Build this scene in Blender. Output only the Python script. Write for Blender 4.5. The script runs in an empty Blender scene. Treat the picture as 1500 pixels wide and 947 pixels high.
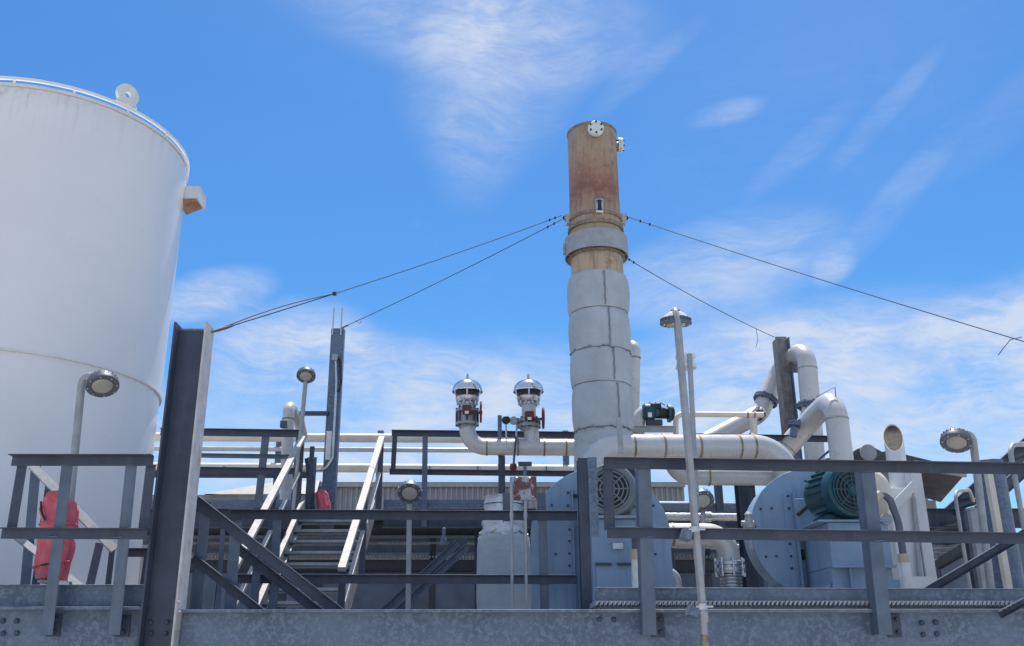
import bpy, math, random
from mathutils import Vector, Matrix, noise
random.seed(7)
S = bpy.context.scene
COL = S.collection
R = math.radians
V = Vector

# ------------------------------------------------------------------ camera
F, CX, CY, TH = 1400.0, 720.0, 473.5, R(19.4)      # focal length etc. in pixels of the 1500 px photograph
EYE = 1.6
cam = bpy.data.cameras.new("camera")
co = bpy.data.objects.new("camera", cam)
COL.objects.link(co)
co.location = (0, 0, EYE)
co.rotation_euler = (R(90) + TH, 0, 0)
cam.sensor_width = 36
cam.lens = 36 * F / 1500
cam.shift_x = 0.02
cam.clip_start = .1
cam.clip_end = 5000
S.camera = co

# ------------------------------------------------------------------ sun, sky, exposure
SUN_EL, SUN_AZ = R(72), R(8)
sl = bpy.data.lights.new("sun", 'SUN')
sl.energy = 5.0
sl.angle = R(.5)
sl.color = (1, .955, .89)
so = bpy.data.objects.new("sun", sl)
COL.objects.link(so)
sd = V((math.sin(SUN_AZ) * math.cos(SUN_EL), math.cos(SUN_AZ) * math.cos(SUN_EL), math.sin(SUN_EL)))
so.rotation_euler = sd.to_track_quat('Z', 'Y').to_euler()
so.location = (4, 10, 30)
S.view_settings.view_transform = 'Standard'
S.view_settings.look = 'None'
S.view_settings.exposure = .3
S.view_settings.gamma = 1


def pix_dir(px, py):
    x, u = (px - CX) / F, (CY - py) / F
    return V((x, math.cos(TH) - u * math.sin(TH), math.sin(TH) + u * math.cos(TH))).normalized()


class NT:
    """small node-tree writer"""
    def __init__(s, nt):
        s.nt = nt
        s.n = nt.nodes
        s.l = nt.links

    def node(s, t, **k):
        nd = s.n.new(t)
        for a, b in k.items():
            setattr(nd, a, b)
        return nd

    def put(s, sock, v):
        if hasattr(v, 'node'):
            s.l.new(v, sock)
        elif isinstance(v, (tuple, list, Vector)):
            v = tuple(v)
            n = len(sock.default_value)
            sock.default_value = v[:n] if len(v) >= n else v + (1,)
        else:
            sock.default_value = v

    def math(s, op, a, b=0.0, c=0.0, clamp=False):
        nd = s.node('ShaderNodeMath', operation=op, use_clamp=clamp)
        s.put(nd.inputs[0], a)
        s.put(nd.inputs[1], b)
        s.put(nd.inputs[2], c)
        return nd.outputs[0]

    def vm(s, op, a, b=(0, 0, 0)):
        nd = s.node('ShaderNodeVectorMath', operation=op)
        s.put(nd.inputs[0], a)
        if op == 'SCALE':
            s.put(nd.inputs['Scale'], b)
        else:
            s.put(nd.inputs[1], b)
        return nd.outputs['Value'] if op in ('DOT_PRODUCT', 'LENGTH', 'DISTANCE') else nd.outputs[0]

    def mix(s, f, a, b):
        nd = s.node('ShaderNodeMix', data_type='RGBA')
        s.put(nd.inputs[0], f)
        s.put(nd.inputs[6], a)
        s.put(nd.inputs[7], b)
        return nd.outputs[2]

    def noise(s, vec, scale, detail=4, rough=.55, dist=0):
        nd = s.node('ShaderNodeTexNoise')
        s.put(nd.inputs['Vector'], vec)
        nd.inputs['Scale'].default_value = scale
        nd.inputs['Detail'].default_value = detail
        nd.inputs['Roughness'].default_value = rough
        nd.inputs['Distortion'].default_value = dist
        return nd.outputs[0]

    def ramp(s, f, lo, hi, a=0.0, b=1.0):
        nd = s.node('ShaderNodeMapRange', interpolation_type='SMOOTHSTEP')
        s.put(nd.inputs[0], f)
        for i, v in ((1, lo), (2, hi), (3, a), (4, b)):
            nd.inputs[i].default_value = v
        return nd.outputs[0]

    def mapping(s, vec, scale=(1, 1, 1), rot=(0, 0, 0)):
        nd = s.node('ShaderNodeMapping')
        s.put(nd.inputs[0], vec)
        nd.inputs['Scale'].default_value = scale
        nd.inputs['Rotation'].default_value = rot
        return nd.outputs[0]


W = bpy.data.worlds.new("World")
S.world = W
W.use_nodes = True
w = NT(W.node_tree)
w.n.clear()
sky = w.node('ShaderNodeTexSky', sky_type='NISHITA', sun_disc=False)
sky.sun_elevation = SUN_EL
sky.sun_rotation = SUN_AZ
sky.altitude = 0
sky.air_density = 1.0
sky.dust_density = .6
sky.ozone_density = 2.0
tc = w.node('ShaderNodeTexCoord').outputs['Generated']
sep = w.node('ShaderNodeSeparateXYZ')
w.put(sep.inputs[0], tc)
hz = w.math('MAXIMUM', sep.outputs[2], .06)
plane = w.node('ShaderNodeCombineXYZ')
w.put(plane.inputs[0], w.math('DIVIDE', sep.outputs[0], hz))
w.put(plane.inputs[1], w.math('DIVIDE', sep.outputs[1], hz))
pl = plane.outputs[0]
# clouds: (px, py, half width, half height, tilt in degrees, density), placed as directions on the sky
BLOBS = [(690, 10, 220, 85, 10, .68), (728, 100, 105, 130, 30, .45), (700, 200, 60, 90, 10, .22), (1062, 166, 46, 15, -6, .42), (1200, 150, 260, 160, -30, .07), (1290, 170, 90, 14, -40, .19),
         (1170, 222, 80, 18, -35, .2), (1305, 300, 120, 20, -42, .22), (940, 105, 90, 16, -35, .18), (310, 432, 75, 30, -20, .95), (415, 515, 110, 60, -12, 1.05),
         (600, 575, 170, 70, 10, 1.05), (760, 600, 160, 90, 0, .75), (1050, 395, 150, 60, -12, .75), (1222, 388, 30, 20, -35, .6),
         (1330, 560, 280, 100, 8, 1.2), (1100, 580, 200, 90, 0, 1.0), (1480, 490, 150, 60, -10, .9), (1500, 150, 110, 30, -30, .14),
         (330, 640, 160, 70, 0, .6), (930, 670, 700, 70, 0, .7), (510, 682, 80, 26, 0, 3.0), (470, 700, 60, 16, 0, 3.0)]
acc = None
for (bx, by, sx, sy, tilt, dens) in BLOBS:
    d0 = pix_dir(bx, by)
    up = V((0, 0, 1))
    rt = d0.cross(up).normalized()
    up = rt.cross(d0).normalized()
    t = R(-tilt)
    e1 = (rt * math.cos(t) + up * math.sin(t)) * (F / sx)
    e2 = (-rt * math.sin(t) + up * math.cos(t)) * (F / sy)
    rel = w.vm('SUBTRACT', tc, d0)
    a = w.vm('DOT_PRODUCT', rel, e1)
    b = w.vm('DOT_PRODUCT', rel, e2)
    q = w.math('ADD', w.math('MULTIPLY', a, a), w.math('MULTIPLY', b, b))
    g = w.math('MULTIPLY', w.ramp(q, 0, 2.0, 1, 0), dens)
    acc = g if acc is None else w.math('ADD', acc, g)
# broken cirrus continued over the unseen sky, added for more neutral fill light
away = w.vm('DISTANCE', tc, pix_dir(750, 330))
acc = w.math('ADD', acc, w.ramp(away, .62, 1.0, 0, .85))
warp = w.node('ShaderNodeTexNoise')
w.put(warp.inputs['Vector'], tc)
warp.inputs['Scale'].default_value = 5
warp.inputs['Detail'].default_value = 3
tw = w.vm('ADD', tc, w.vm('SCALE', w.vm('SUBTRACT', warp.outputs[1], (.5, .5, .5)), .09))
n1 = w.noise(w.mapping(tw, (4.2, 4.2, 9), (0, R(28), 0)), 1.5, 9, .62, .5)
n2 = w.noise(w.mapping(tw, (7, 7, 26), (0, R(38), 0)), 1.6, 8, .65, .3)
n3 = w.noise(w.mapping(tw, (16, 16, 70), (0, R(33), 0)), 1.8, 7, .7, .8)
nn = w.math('ADD', w.math('ADD', w.math('MULTIPLY', n1, .5), w.math('MULTIPLY', n2, .28)), w.math('MULTIPLY', n3, .22))
body = w.math('MULTIPLY', w.math('MINIMUM', acc, 1.25), w.ramp(nn, .32, .66, .14, 1.0))
thin = w.ramp(nn, .56, .8, 0, .16)
dens = w.math('ADD', body, thin, clamp=True)
dens = w.math('MULTIPLY', dens, .86)
hsv = w.node('ShaderNodeHueSaturation')
hsv.inputs['Saturation'].default_value = 1.33
hsv.inputs['Value'].default_value = 1.0
w.l.new(sky.outputs[0], hsv.inputs['Color'])
tint = w.node('ShaderNodeMix', data_type='RGBA', blend_type='MULTIPLY')
tint.inputs[0].default_value = 1
w.l.new(hsv.outputs[0], tint.inputs[6])
tint.inputs[7].default_value = (.80, 1.02, 1.14, 1)
skyc = w.mix(dens, tint.outputs[2], (4.9, 5.4, 6.3, 1))
bg = w.node('ShaderNodeBackground')
w.l.new(skyc, bg.inputs[0])
bg.inputs[1].default_value = .114
wo = w.node('ShaderNodeOutputWorld')
w.l.new(bg.outputs[0], wo.inputs[0])

# ------------------------------------------------------------------ photograph pixel -> place in the world


def zat(py, Y):
    u = (CY - py) / F
    yc, zc = math.cos(TH) - u * math.sin(TH), math.sin(TH) + u * math.cos(TH)
    return EYE + Y * zc / yc


def P(px, py, Y):
    x, u = (px - CX) / F, (CY - py) / F
    yc, zc = math.cos(TH) - u * math.sin(TH), math.sin(TH) + u * math.cos(TH)
    return V((Y * x / yc, Y, EYE + Y * zc / yc))


def mpp(py, Y):
    """metres per photograph pixel at that height and distance"""
    u = (CY - py) / F
    return Y / (math.cos(TH) - u * math.sin(TH)) / F


# ------------------------------------------------------------------ materials
MATS = {}


def mat(name, base, rough=.55, metal=0.0, var=.12, scale=6.0, bump=.0, bscale=40., mottled=None, mscale=14., streak=None, streak_amt=.0,
        rust=None, rust_lo=.6, rust_hi=.72, rscale=7., rmap=(1, 1, .5), spec=.5, noise2=.0):
    m = bpy.data.materials.new(name)
    m.use_nodes = True
    t = NT(m.node_tree)
    bs = t.n['Principled BSDF']
    oc = t.node('ShaderNodeNewGeometry').outputs['Position']
    n = t.noise(oc, scale, 5, .6)
    b = V(base)
    c = t.mix(t.ramp(n, .3, .7), tuple(b * (1 - var)), tuple(b * (1 + var)))
    if mottled:
        mm = t.noise(oc, mscale, 5, .65, .6)
        c = t.mix(t.ramp(mm, .45, .62), c, mottled)
    if streak:
        sn = t.noise(t.mapping(oc, (9, 9, .7)), 1.4, 5, .6)
        c = t.mix(t.ramp(sn, .5, .75, 0, streak_amt), c, streak)
    if rust:
        rn = t.noise(t.mapping(oc, rmap), rscale, 7, .68, .3)
        c = t.mix(t.ramp(rn, rust_lo, rust_hi, 0, .9), c, rust)
    t.put(bs.inputs['Base Color'], c)
    rn2 = t.noise(oc, scale * 2.3, 4, .6)
    t.put(bs.inputs['Roughness'], t.ramp(rn2, .25, .75, max(rough - .1, .05), min(rough + .1, 1)))
    bs.inputs['Metallic'].default_value = metal
    bs.inputs['Specular IOR Level'].default_value = spec
    if name in ('jacket', 'red_vinyl'):
        cr_ = t.node('ShaderNodeBump')
        cr_.inputs['Strength'].default_value = .16 if name == 'jacket' else .3
        cr_.inputs['Distance'].default_value = .03
        rid = t.math('ABSOLUTE', t.math('SUBTRACT', t.noise(t.mapping(oc, (2.2, 2.2, 7) if name == 'jacket' else (6, 6, 3)), 1.6, 4, .6, .6), .5))
        t.put(cr_.inputs['Height'], t.ramp(rid, 0, .2))
    if bump:
        bn = t.node('ShaderNodeBump')
        bn.inputs['Strength'].default_value = bump
        bn.inputs['Distance'].default_value = .02
        t.put(bn.inputs['Height'], t.noise(oc, bscale, 6, .6))
        if name in ('jacket', 'red_vinyl'):
            t.l.new(cr_.outputs[0], bn.inputs['Normal'])
        t.l.new(bn.outputs[0], bs.inputs['Normal'])
    MATS[name] = m
    return m


BROWN = (.16, .075, .035)
mat('steel', (.048, .062, .095), .5, .1, .16, 5, .12, 60, rust=BROWN, rust_lo=.62, rust_hi=.76, streak=(.105, .12, .15), streak_amt=.35)
mat('galv', (.105, .143, .205), .48, .1, .2, 2.2, .1, 60, mottled=(.16, .21, .295), mscale=27, rust=(.20, .12, .08), rust_lo=.7, rust_hi=.86, rscale=5)
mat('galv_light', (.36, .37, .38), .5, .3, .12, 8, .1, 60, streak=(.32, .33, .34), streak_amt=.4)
mat('steel_pale', (.10, .132, .185), .5, .1, .16, 5, .12, 60, rust=BROWN, rust_lo=.7, rust_hi=.84, streak=(.17, .195, .235), streak_amt=.4)  # lighter copy of steel: the light on the rail posts put into the colour
mat('navy', (.085, .12, .175), .6, 0, .2, 2, .1, 40, streak=(.06, .08, .12), streak_amt=.5)
mat('steel_dark', (.075, .09, .115), .6, .1, .2, 5, .1, 50, rust=BROWN, rust_lo=.6, rust_hi=.75)
mat('worn_steel', (.46, .455, .45), .6, .15, .2, 9, .1, 60, rust=(.33, .17, .075), rust_lo=.5, rust_hi=.68, rmap=(1, 1, .35))
mat('flange_lit', (.48, .48, .485), .6, .05, .12, 9, .1, 60, rust=(.36, .22, .13), rust_lo=.58, rust_hi=.74, rmap=(1, 1, .35))  # right flange of the tall column, light on it put into the colour
mat('rusty_steel', (.24, .235, .235), .65, .1, .25, 9, .15, 60, rust=(.19, .105, .07), rust_lo=.50, rust_hi=.68, rmap=(2, 2, .35))
mat('stair_paint', (.38, .375, .37), .6, .05, .12, 8, .1, 60, rust=(.42, .26, .13), rust_lo=.56, rust_hi=.75, rmap=(1.5, 1.5, .6))
mat('tank_white', (.80, .80, .81), .42, 0, .025, 1.3, .03, 8, streak=(.66, .66, .66), streak_amt=.22)
mat('white_paint', (.70, .70, .695), .45, 0, .06, 4, .04, 30, streak=(.55, .53, .5), streak_amt=.35)
mat('clad', (.56, .55, .54), .33, .12, .06, 3, .05, 20, streak=(.5, .46, .41), streak_amt=.5)
mat('cream', (.72, .66, .57), .5, .05, .08, 4, .05, 30, rust=(.40, .24, .13), rust_lo=.63, rust_hi=.8)
mat('mesh_brown', (.115, .085, .065), .7, .1, .3, 14, .2, 60, streak=(.10, .07, .05), streak_amt=.7)
mat('weld', (.27, .215, .16), .55, .4, .3, 20, .1, 50)
mat('weld_grey', (.36, .35, .34), .5, .4, .2, 20, .1, 50)
mat('chrome', (.72, .73, .75), .16, 1.0, .05, 6)
mat('stainless', (.55, .56, .58), .3, .85, .08, 10, .05, 40)
mat('black', (.018, .018, .022), .55, 0, .2, 10)
mat('dark_gap', (.03, .032, .038), .8, 0, .2, 6)
mat('jacket', (.43, .47, .505), .75, 0, .09, 2.6, .55, 20, streak=(.35, .385, .415), streak_amt=.4)
mat('jacket_thread', (.25, .26, .275), .8, 0, .2, 20)
mat('foil', (.62, .62, .63), .34, .55, .12, 9, .6, 22)
mat('fan_paint', (.235, .34, .475), .5, .05, .08, 3, .06, 30, streak=(.15, .20, .26), streak_amt=.55)
mat('motor_grey', (.17, .20, .23), .45, .1, .08, 6, .05, 30)
mat('motor_green', (.010, .062, .085), .38, .05, .1, 6, .05, 30)
mat('red_vinyl', (.66, .125, .165), .5, 0, .12, 9, .35, 24)
mat('valve_red', (.13, .03, .028), .5, .1, .25, 25, .1, 50)
mat('lens', (.40, .39, .34), .2, 0, .04, 30)
mat('lamp_grey', (.12, .135, .16), .45, .3, .1, 12)
mat('lamp_white', (.74, .74, .74), .45, 0, .06, 12)
mat('wire', (.06, .062, .07), .5, .5, .2, 20)
mat('wire_rust', (.14, .08, .07), .6, .2, .3, 20)
mat('siding', (.42, .41, .40), .55, .1, .08, 3, 0, 10, streak=(.33, .32, .31), streak_amt=.5)
mat('roof_dark', (.075, .072, .075), .7, .1, .2, 2, .1, 10)
mat('wall_grey', (.28, .285, .30), .85, 0, .15, 1.5, .2, 20, streak=(.19, .185, .18), streak_amt=.5)
mat('concrete', (.46, .43, .385), .9, 0, .12, .9, .2, 30, mottled=(.37, .35, .32), mscale=1.3)
mat('yellow_tag', (.62, .36, .05), .5, 0, .2, 60)
mat('beige', (.50, .44, .33), .55, 0, .08, 12)
mat('rust_panel', (.36, .37, .40), .6, .2, .15, 9, .1, 60, rust=(.13, .035, .03), rust_lo=.47, rust_hi=.53, rscale=11, rmap=(1, 1, .8))
mat('terra', (.45, .25, .14), .8, 0, .3, 8, .1, 30)
mat('paper', (.76, .77, .79), .5, 0, .05, 20)


def stack_material():
    m = bpy.data.materials.new('stack_rust')
    m.use_nodes = True
    t = NT(m.node_tree)
    bs = t.n['Principled BSDF']
    oc = t.node('ShaderNodeNewGeometry').outputs['Position']
    sp = t.node('ShaderNodeSeparateXYZ')
    t.put(sp.inputs[0], oc)
    n = t.noise(t.mapping(oc, (3, 3, .8)), 2.0, 6, .62)
    fine = t.noise(oc, 16, 6, .65)
    z = t.math('ADD', sp.outputs[2], t.math('MULTIPLY', t.math('SUBTRACT', n, .5), .8))
    rp = t.node('ShaderNodeValToRGB')
    z0, z1 = zat(410, 11.5), zat(190, 11.5)
    t.put(rp.inputs[0], t.math('DIVIDE', t.math('SUBTRACT', z, z0), z1 - z0))
    e = rp.color_ramp.elements
    for i, (p, c) in enumerate([(0, (.50, .37, .25)), (.30, (.41, .315, .22)), (.40, (.36, .235, .16)), (.52, (.23, .095, .065)),
                                (.64, (.33, .165, .11)), (.80, (.38, .275, .185)), (1, (.30, .255, .195))]):
        k = e[i] if i < 2 else e.new(p)
        k.position = p
        k.color = c + (1,)
    c = t.mix(t.ramp(fine, .46, .70, 0, .35), rp.outputs[0], (.44, .35, .26))
    c = t.mix(t.ramp(t.noise(t.mapping(oc, (7, 7, .6)), 3, 5, .6), .50, .72, 0, .5), c, (.20, .10, .065))
    c = t.mix(t.ramp(t.noise(oc, 5, 6, .7), .52, .66, 0, .55), c, (.16, .105, .08))
    t.put(bs.inputs['Base Color'], c)
    bs.inputs['Roughness'].default_value = .55
    bs.inputs['Metallic'].default_value = 0
    bn = t.node('ShaderNodeBump')
    bn.inputs['Strength'].default_value = .15
    bn.inputs['Distance'].default_value = .02
    t.put(bn.inputs['Height'], fine)
    t.l.new(bn.outputs[0], bs.inputs['Normal'])
    MATS['stack_rust'] = m


stack_material()


def tank_dirt():
    """white tank paint with grime running down from the rim"""
    m = bpy.data.materials.new('tank_shell')
    m.use_nodes = True
    t = NT(m.node_tree)
    bs = t.n['Principled BSDF']
    oc = t.node('ShaderNodeNewGeometry').outputs['Position']
    sp = t.node('ShaderNodeSeparateXYZ')
    t.put(sp.inputs[0], oc)
    run = t.noise(t.mapping(oc, (7, 7, .45)), 2.2, 6, .66)
    near = t.ramp(sp.outputs[2], 6.65, 7.52, 0, 1)
    close = t.ramp(sp.outputs[2], 7.30, 7.54, 0, 1)
    left = t.ramp(sp.outputs[0], -4.35, -5.4, .25, 1)
    f = t.math('MULTIPLY', t.math('MULTIPLY', near, near), t.ramp(run, .50, .70, 0, .6))
    f = t.math('ADD', f, t.math('MULTIPLY', close, t.ramp(t.noise(oc, 9, 5, .7), .40, .68, .05, .42)))
    f = t.math('MULTIPLY', f, left, clamp=True)
    n = t.noise(oc, .9, 4, .55)
    c = t.mix(t.ramp(n, .35, .65), (.74, .74, .755), (.78, .78, .79))
    c = t.mix(t.ramp(t.noise(oc, 9, 2, .5), .70, .76, 0, .25), c, (.6, .58, .55))
    c = t.mix(f, c, (.30, .30, .27))
    t.put(bs.inputs['Base Color'], c)
    bs.inputs['Roughness'].default_value = .27
    bn = t.node('ShaderNodeBump')
    bn.inputs['Strength'].default_value = .08
    bn.inputs['Distance'].default_value = .05
    t.put(bn.inputs['Height'], t.noise(oc, 2.2, 3, .5))
    t.l.new(bn.outputs[0], bs.inputs['Normal'])
    MATS['tank_shell'] = m


tank_dirt()

# ------------------------------------------------------------------ mesh writing


def frame(d, up):
    d = d.normalized()
    u = d.cross(up)
    if u.length < 1e-5:
        u = d.cross(V((1, 0, 0)))
    u.normalize()
    return d, u, u.cross(d).normalized()


UP, TOCAM = V((0, 0, 1)), V((0, -1, 0))


class MB:
    def __init__(s):
        s.v = []
        s.f = []

    def add(s, vs, fs):
        o = len(s.v)
        s.v += [V(q) for q in vs]
        s.f += [tuple(i + o for i in f) for f in fs]
        return s

    def box(s, c, sz, rot=None):
        c = V(c)
        hx, hy, hz = [a / 2 for a in sz]
        vs = [V((x, y, z)) for z in (-hz, hz) for y in (-hy, hy) for x in (-hx, hx)]
        if rot is not None:
            vs = [rot @ q for q in vs]
        return s.add([c + q for q in vs], [(0, 2, 3, 1), (4, 5, 7, 6), (0, 1, 5, 4), (2, 6, 7, 3), (0, 4, 6, 2), (1, 3, 7, 5)])

    def bb(s, x0, x1, y0, y1, z0, z1):
        return s.box(((x0 + x1) / 2, (y0 + y1) / 2, (z0 + z1) / 2), (abs(x1 - x0), abs(y1 - y0), abs(z1 - z0)))

    def beam(s, prof, p0, p1, up=UP):
        """sweep a closed outline of (u, v) points from p0 to p1; v points along up, u to the right of it"""
        p0, p1 = V(p0), V(p1)
        d, u, v = frame(p1 - p0, up)
        n = len(prof)
        vs = [p + u * a + v * b for p in (p0, p1) for a, b in prof]
        fs = [(i, (i + 1) % n, n + (i + 1) % n, n + i) for i in range(n)]
        fs += [tuple(range(n - 1, -1, -1)), tuple(range(n, 2 * n))]
        return s.add(vs, fs)

    def bar(s, p0, p1, w_, h, up=UP):
        return s.beam([(-w_ / 2, -h / 2), (w_ / 2, -h / 2), (w_ / 2, h / 2), (-w_ / 2, h / 2)], p0, p1, up)

    def tube(s, pts, r, seg=14, caps=True, rs=None):
        pts = [V(p) for p in pts]
        n = len(pts)
        d0 = (pts[1] - pts[0]).normalized()
        _, u, v = frame(d0, UP if abs(d0.z) < .9 else V((0, 1, 0)))
        vs, fs = [], []
        for i, p in enumerate(pts):
            t = ((pts[min(i + 1, n - 1)] - pts[i]).normalized() + (pts[i] - pts[max(i - 1, 0)]).normalized())
            t.normalize()
            q = d0.rotation_difference(t)
            u, v = q @ u, q @ v
            d0 = t
            rr = rs[i] if rs else r
            for k in range(seg):
                a = 2 * math.pi * k / seg
                vs.append(p + (u * math.cos(a) + v * math.sin(a)) * rr)
        for i in range(n - 1):
            for k in range(seg):
                k2 = (k + 1) % seg
                fs.append((i * seg + k, i * seg + k2, (i + 1) * seg + k2, (i + 1) * seg + k))
        if caps:
            fs += [tuple(range(seg - 1, -1, -1)), tuple(range((n - 1) * seg, n * seg))]
        return s.add(vs, fs)

    def lathe(s, prof, o, ax=UP, seg=24, caps=True, wob=None):
        """turn (radius, height) points round the axis ax through o"""
        o = V(o)
        d, u, v = frame(V(ax), UP if abs(V(ax).normalized().z) < .9 else V((0, 1, 0)))
        vs, fs = [], []
        for i, (r, h) in enumerate(prof):
            for k in range(seg):
                a = 2 * math.pi * k / seg
                rr = r * (1 + wob(a, h)) if wob else r
                vs.append(o + d * h + (u * math.cos(a) + v * math.sin(a)) * rr)
        for i in range(len(prof) - 1):
            for k in range(seg):
                k2 = (k + 1) % seg
                fs.append((i * seg + k, i * seg + k2, (i + 1) * seg + k2, (i + 1) * seg + k))
        if caps:
            fs += [tuple(range(seg - 1, -1, -1)), tuple(range((len(prof) - 1) * seg, len(prof) * seg))]
        return s.add(vs, fs)

    def ring(s, o, ax, r0, r1, h0, h1, seg=32):
        pr = [(r1, h0), (r1, h1), (r0, h1), (r0, h0), (r1, h0)]
        return s.lathe(pr, o, ax, seg, caps=False)

    def cyl(s, o, ax, r, h, seg=16):
        return s.lathe([(r, 0), (r, h)], o, ax, seg)

    def bolt(s, p, ax, r=.013, h=.014):
        return s.lathe([(r, 0), (r, h * .7), (r * .7, h)], p, ax, 6)

    def prism(s, outline, o, u, v, depth):
        """extrude an outline of (a, b) along -(u x v)... thickness depth towards w = u x v"""
        o, u, v = V(o), V(u).normalized(), V(v).normalized()
        wv = u.cross(v)
        n = len(outline)
        vs = [o + u * a + v * b + wv * k for k in (0, depth) for a, b in outline]
        fs = [(i, (i + 1) % n, n + (i + 1) % n, n + i) for i in range(n)]
        fs += [tuple(range(n - 1, -1, -1)), tuple(range(n, 2 * n))]
        return s.add(vs, fs)


def Lp(w_, h, t, fu=1, fv=1):
    """angle section with its corner at the origin, legs along fu*u and fv*v"""
    pts = [(0, 0), (w_, 0), (w_, t), (t, t), (t, h), (0, h)]
    pts = [(a * fu, b * fv) for a, b in pts]
    return pts if fu * fv > 0 else pts[::-1]


def Ip(b, h, tf, tw):
    """I section, flanges across u, web along v, centred"""
    x, y = b / 2, h / 2
    return [(-x, -y), (x, -y), (x, -y + tf), (tw / 2, -y + tf), (tw / 2, y - tf), (x, y - tf), (x, y), (-x, y), (-x, y - tf), (-tw / 2, y - tf),
            (-tw / 2, -y + tf), (-x, -y + tf)]


def Cp(b, h, tf, tw, fu=1):
    """channel: web along v at u = 0, flanges along fu*u"""
    y = h / 2
    pts = [(0, -y), (b, -y), (b, -y + tf), (tw, -y + tf), (tw, y - tf), (b, y - tf), (b, y), (0, y)]
    pts = [(a * fu, c) for a, c in pts]
    return pts if fu > 0 else pts[::-1]


def bend(pts, rad, n=7):
    """round the corners of a path"""
    pts = [V(p) for p in pts]
    out = [pts[0]]
    for i in range(1, len(pts) - 1):
        a, b, c = pts[i - 1], pts[i], pts[i + 1]
        d1, d2 = (a - b), (c - b)
        ang = d1.angle(d2)
        r_ = rad[i - 1] if isinstance(rad, (list, tuple)) else rad
        L = min(r_ / math.tan(ang / 2), d1.length * .98, d2.length * .98)
        rr = L * math.tan(ang / 2)
        d1.normalize()
        d2.normalize()
        cen = b + (d1 + d2).normalized() * (rr / math.sin(ang / 2))
        s0, s1 = b + d1 * L - cen, b + d2 * L - cen
        tot = s0.angle(s1)
        for k in range(n + 1):
            f = k / n
            out.append(cen + (s0 * math.sin((1 - f) * tot) + s1 * math.sin(f * tot)) / math.sin(tot))
    out.append(pts[-1])
    return out


ROOTLOC = {}
TINY = ('bolts', 'screw', 'cable_clip', 'rail_bracket', 'shroud_bracket', 'cooling_fin', 'heat_fin', 'clip', 'lacing', 'foil_flap', 'slot')


def mesh_obj(name, mb, m, off, smooth=True, ang=32):
    me = bpy.data.meshes.new(name)
    me.from_pydata([tuple(q - off) for q in mb.v], [], mb.f)
    me.materials.append(MATS[m])
    if smooth:
        me.polygons.foreach_set('use_smooth', [True] * len(me.polygons))
        me.set_sharp_from_angle(angle=R(ang))
    me.update()
    o = bpy.data.objects.new(name, me)
    COL.objects.link(o)
    return o


def tag(o, label, cat, group=None):
    o['label'] = label
    o['category'] = cat
    if group:
        o['group'] = group


def thing(name, label, cat, loc, group=None):
    o = bpy.data.objects.new(name, None)
    o.empty_display_size = .1
    COL.objects.link(o)
    o.location = V(loc)
    tag(o, label, cat, group)
    ROOTLOC[o] = V(loc)
    return o


def part(name, mb, m, parent, label=None, kind=None, ang=32, bev=0):
    off = ROOTLOC[parent]
    o = mesh_obj(name, mb, m, off, ang=ang)
    o.parent = parent
    ROOTLOC[o] = off
    if label:
        o['label'] = label
    if kind or name in TINY:
        o['kind'] = kind or 'stuff'
    if bev:
        md = o.modifiers.new('edges', 'BEVEL')
        md.width = bev
        md.segments = 2
        md.limit_method = 'ANGLE'
    return o


def solo(name, mb, m, label, cat, loc, group=None, ang=32, bev=0):
    o = mesh_obj(name, mb, m, V(loc), ang=ang)
    o.location = V(loc)
    tag(o, label, cat, group)
    ROOTLOC[o] = V(loc)
    if bev:
        md = o.modifiers.new('edges', 'BEVEL')
        md.width = bev
        md.segments = 2
        md.limit_method = 'ANGLE'
    return o


def struct(name, mb, m):
    o = mesh_obj(name, mb, m, V((0, 0, 0)))
    o['kind'] = 'structure'
    return o


# ================================================================== ground
g = MB()
g.add([(-900, -900, 0), (900, -900, 0), (900, 900, 0), (-900, 900, 0)], [(0, 1, 2, 3)])
struct('ground', g, 'concrete')

# ================================================================== storage tank
TX, TY, TR, TZ, TSEAM = -5.504, 10.663, 1.6, 7.56, 4.55
t = thing('storage_tank', 'big white cylindrical storage tank filling the left edge', 'tank', (TX, TY, 0))
c = V((TX, TY, 0))
part('lower_shell', MB().lathe([(TR - .012, 0), (TR - .012, TSEAM - .012)], c, UP, 128), 'tank_shell', t)
part('upper_shell', MB().lathe([(TR, TSEAM + .012), (TR, TZ)], c, UP, 128), 'tank_shell', t, 'upper shell with grime runs below the rim')
part('seam_bead', MB().ring(c, UP, TR - .05, TR + .014, TSEAM - .012, TSEAM + .012, 128), 'white_paint', t)
dm = [(TR + .02, TZ + .003), (TR + .02, TZ + .045), (TR - .03, TZ + .05)] + [((TR - .03) * math.cos(a), TZ + .05 + .42 * math.sin(a)) for a in [R(9 * k) for k in range(1, 10)]]
dm = [(TR + .02, TZ + .003), (TR + .02, TZ + .04), (TR - .03, TZ + .042), (.05, TZ + .06)]
part('roof_rim', MB().lathe(dm, c, UP, 128), 'white_paint', t)
ringz = TZ + .085
part('rim_rail', MB().ring(c, UP, TR - .005, TR + .02, ringz, ringz + .035, 128), 'tank_white', t)
m_ = MB()
for k in range(16):
    a = 2 * math.pi * (k + .35) / 16
    m_.box(c + V((math.cos(a) * (TR - .02), math.sin(a) * (TR - .02), TZ + .07)), (.02, .02, .06))
part('rail_bracket', m_, 'white_paint', t)
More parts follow.
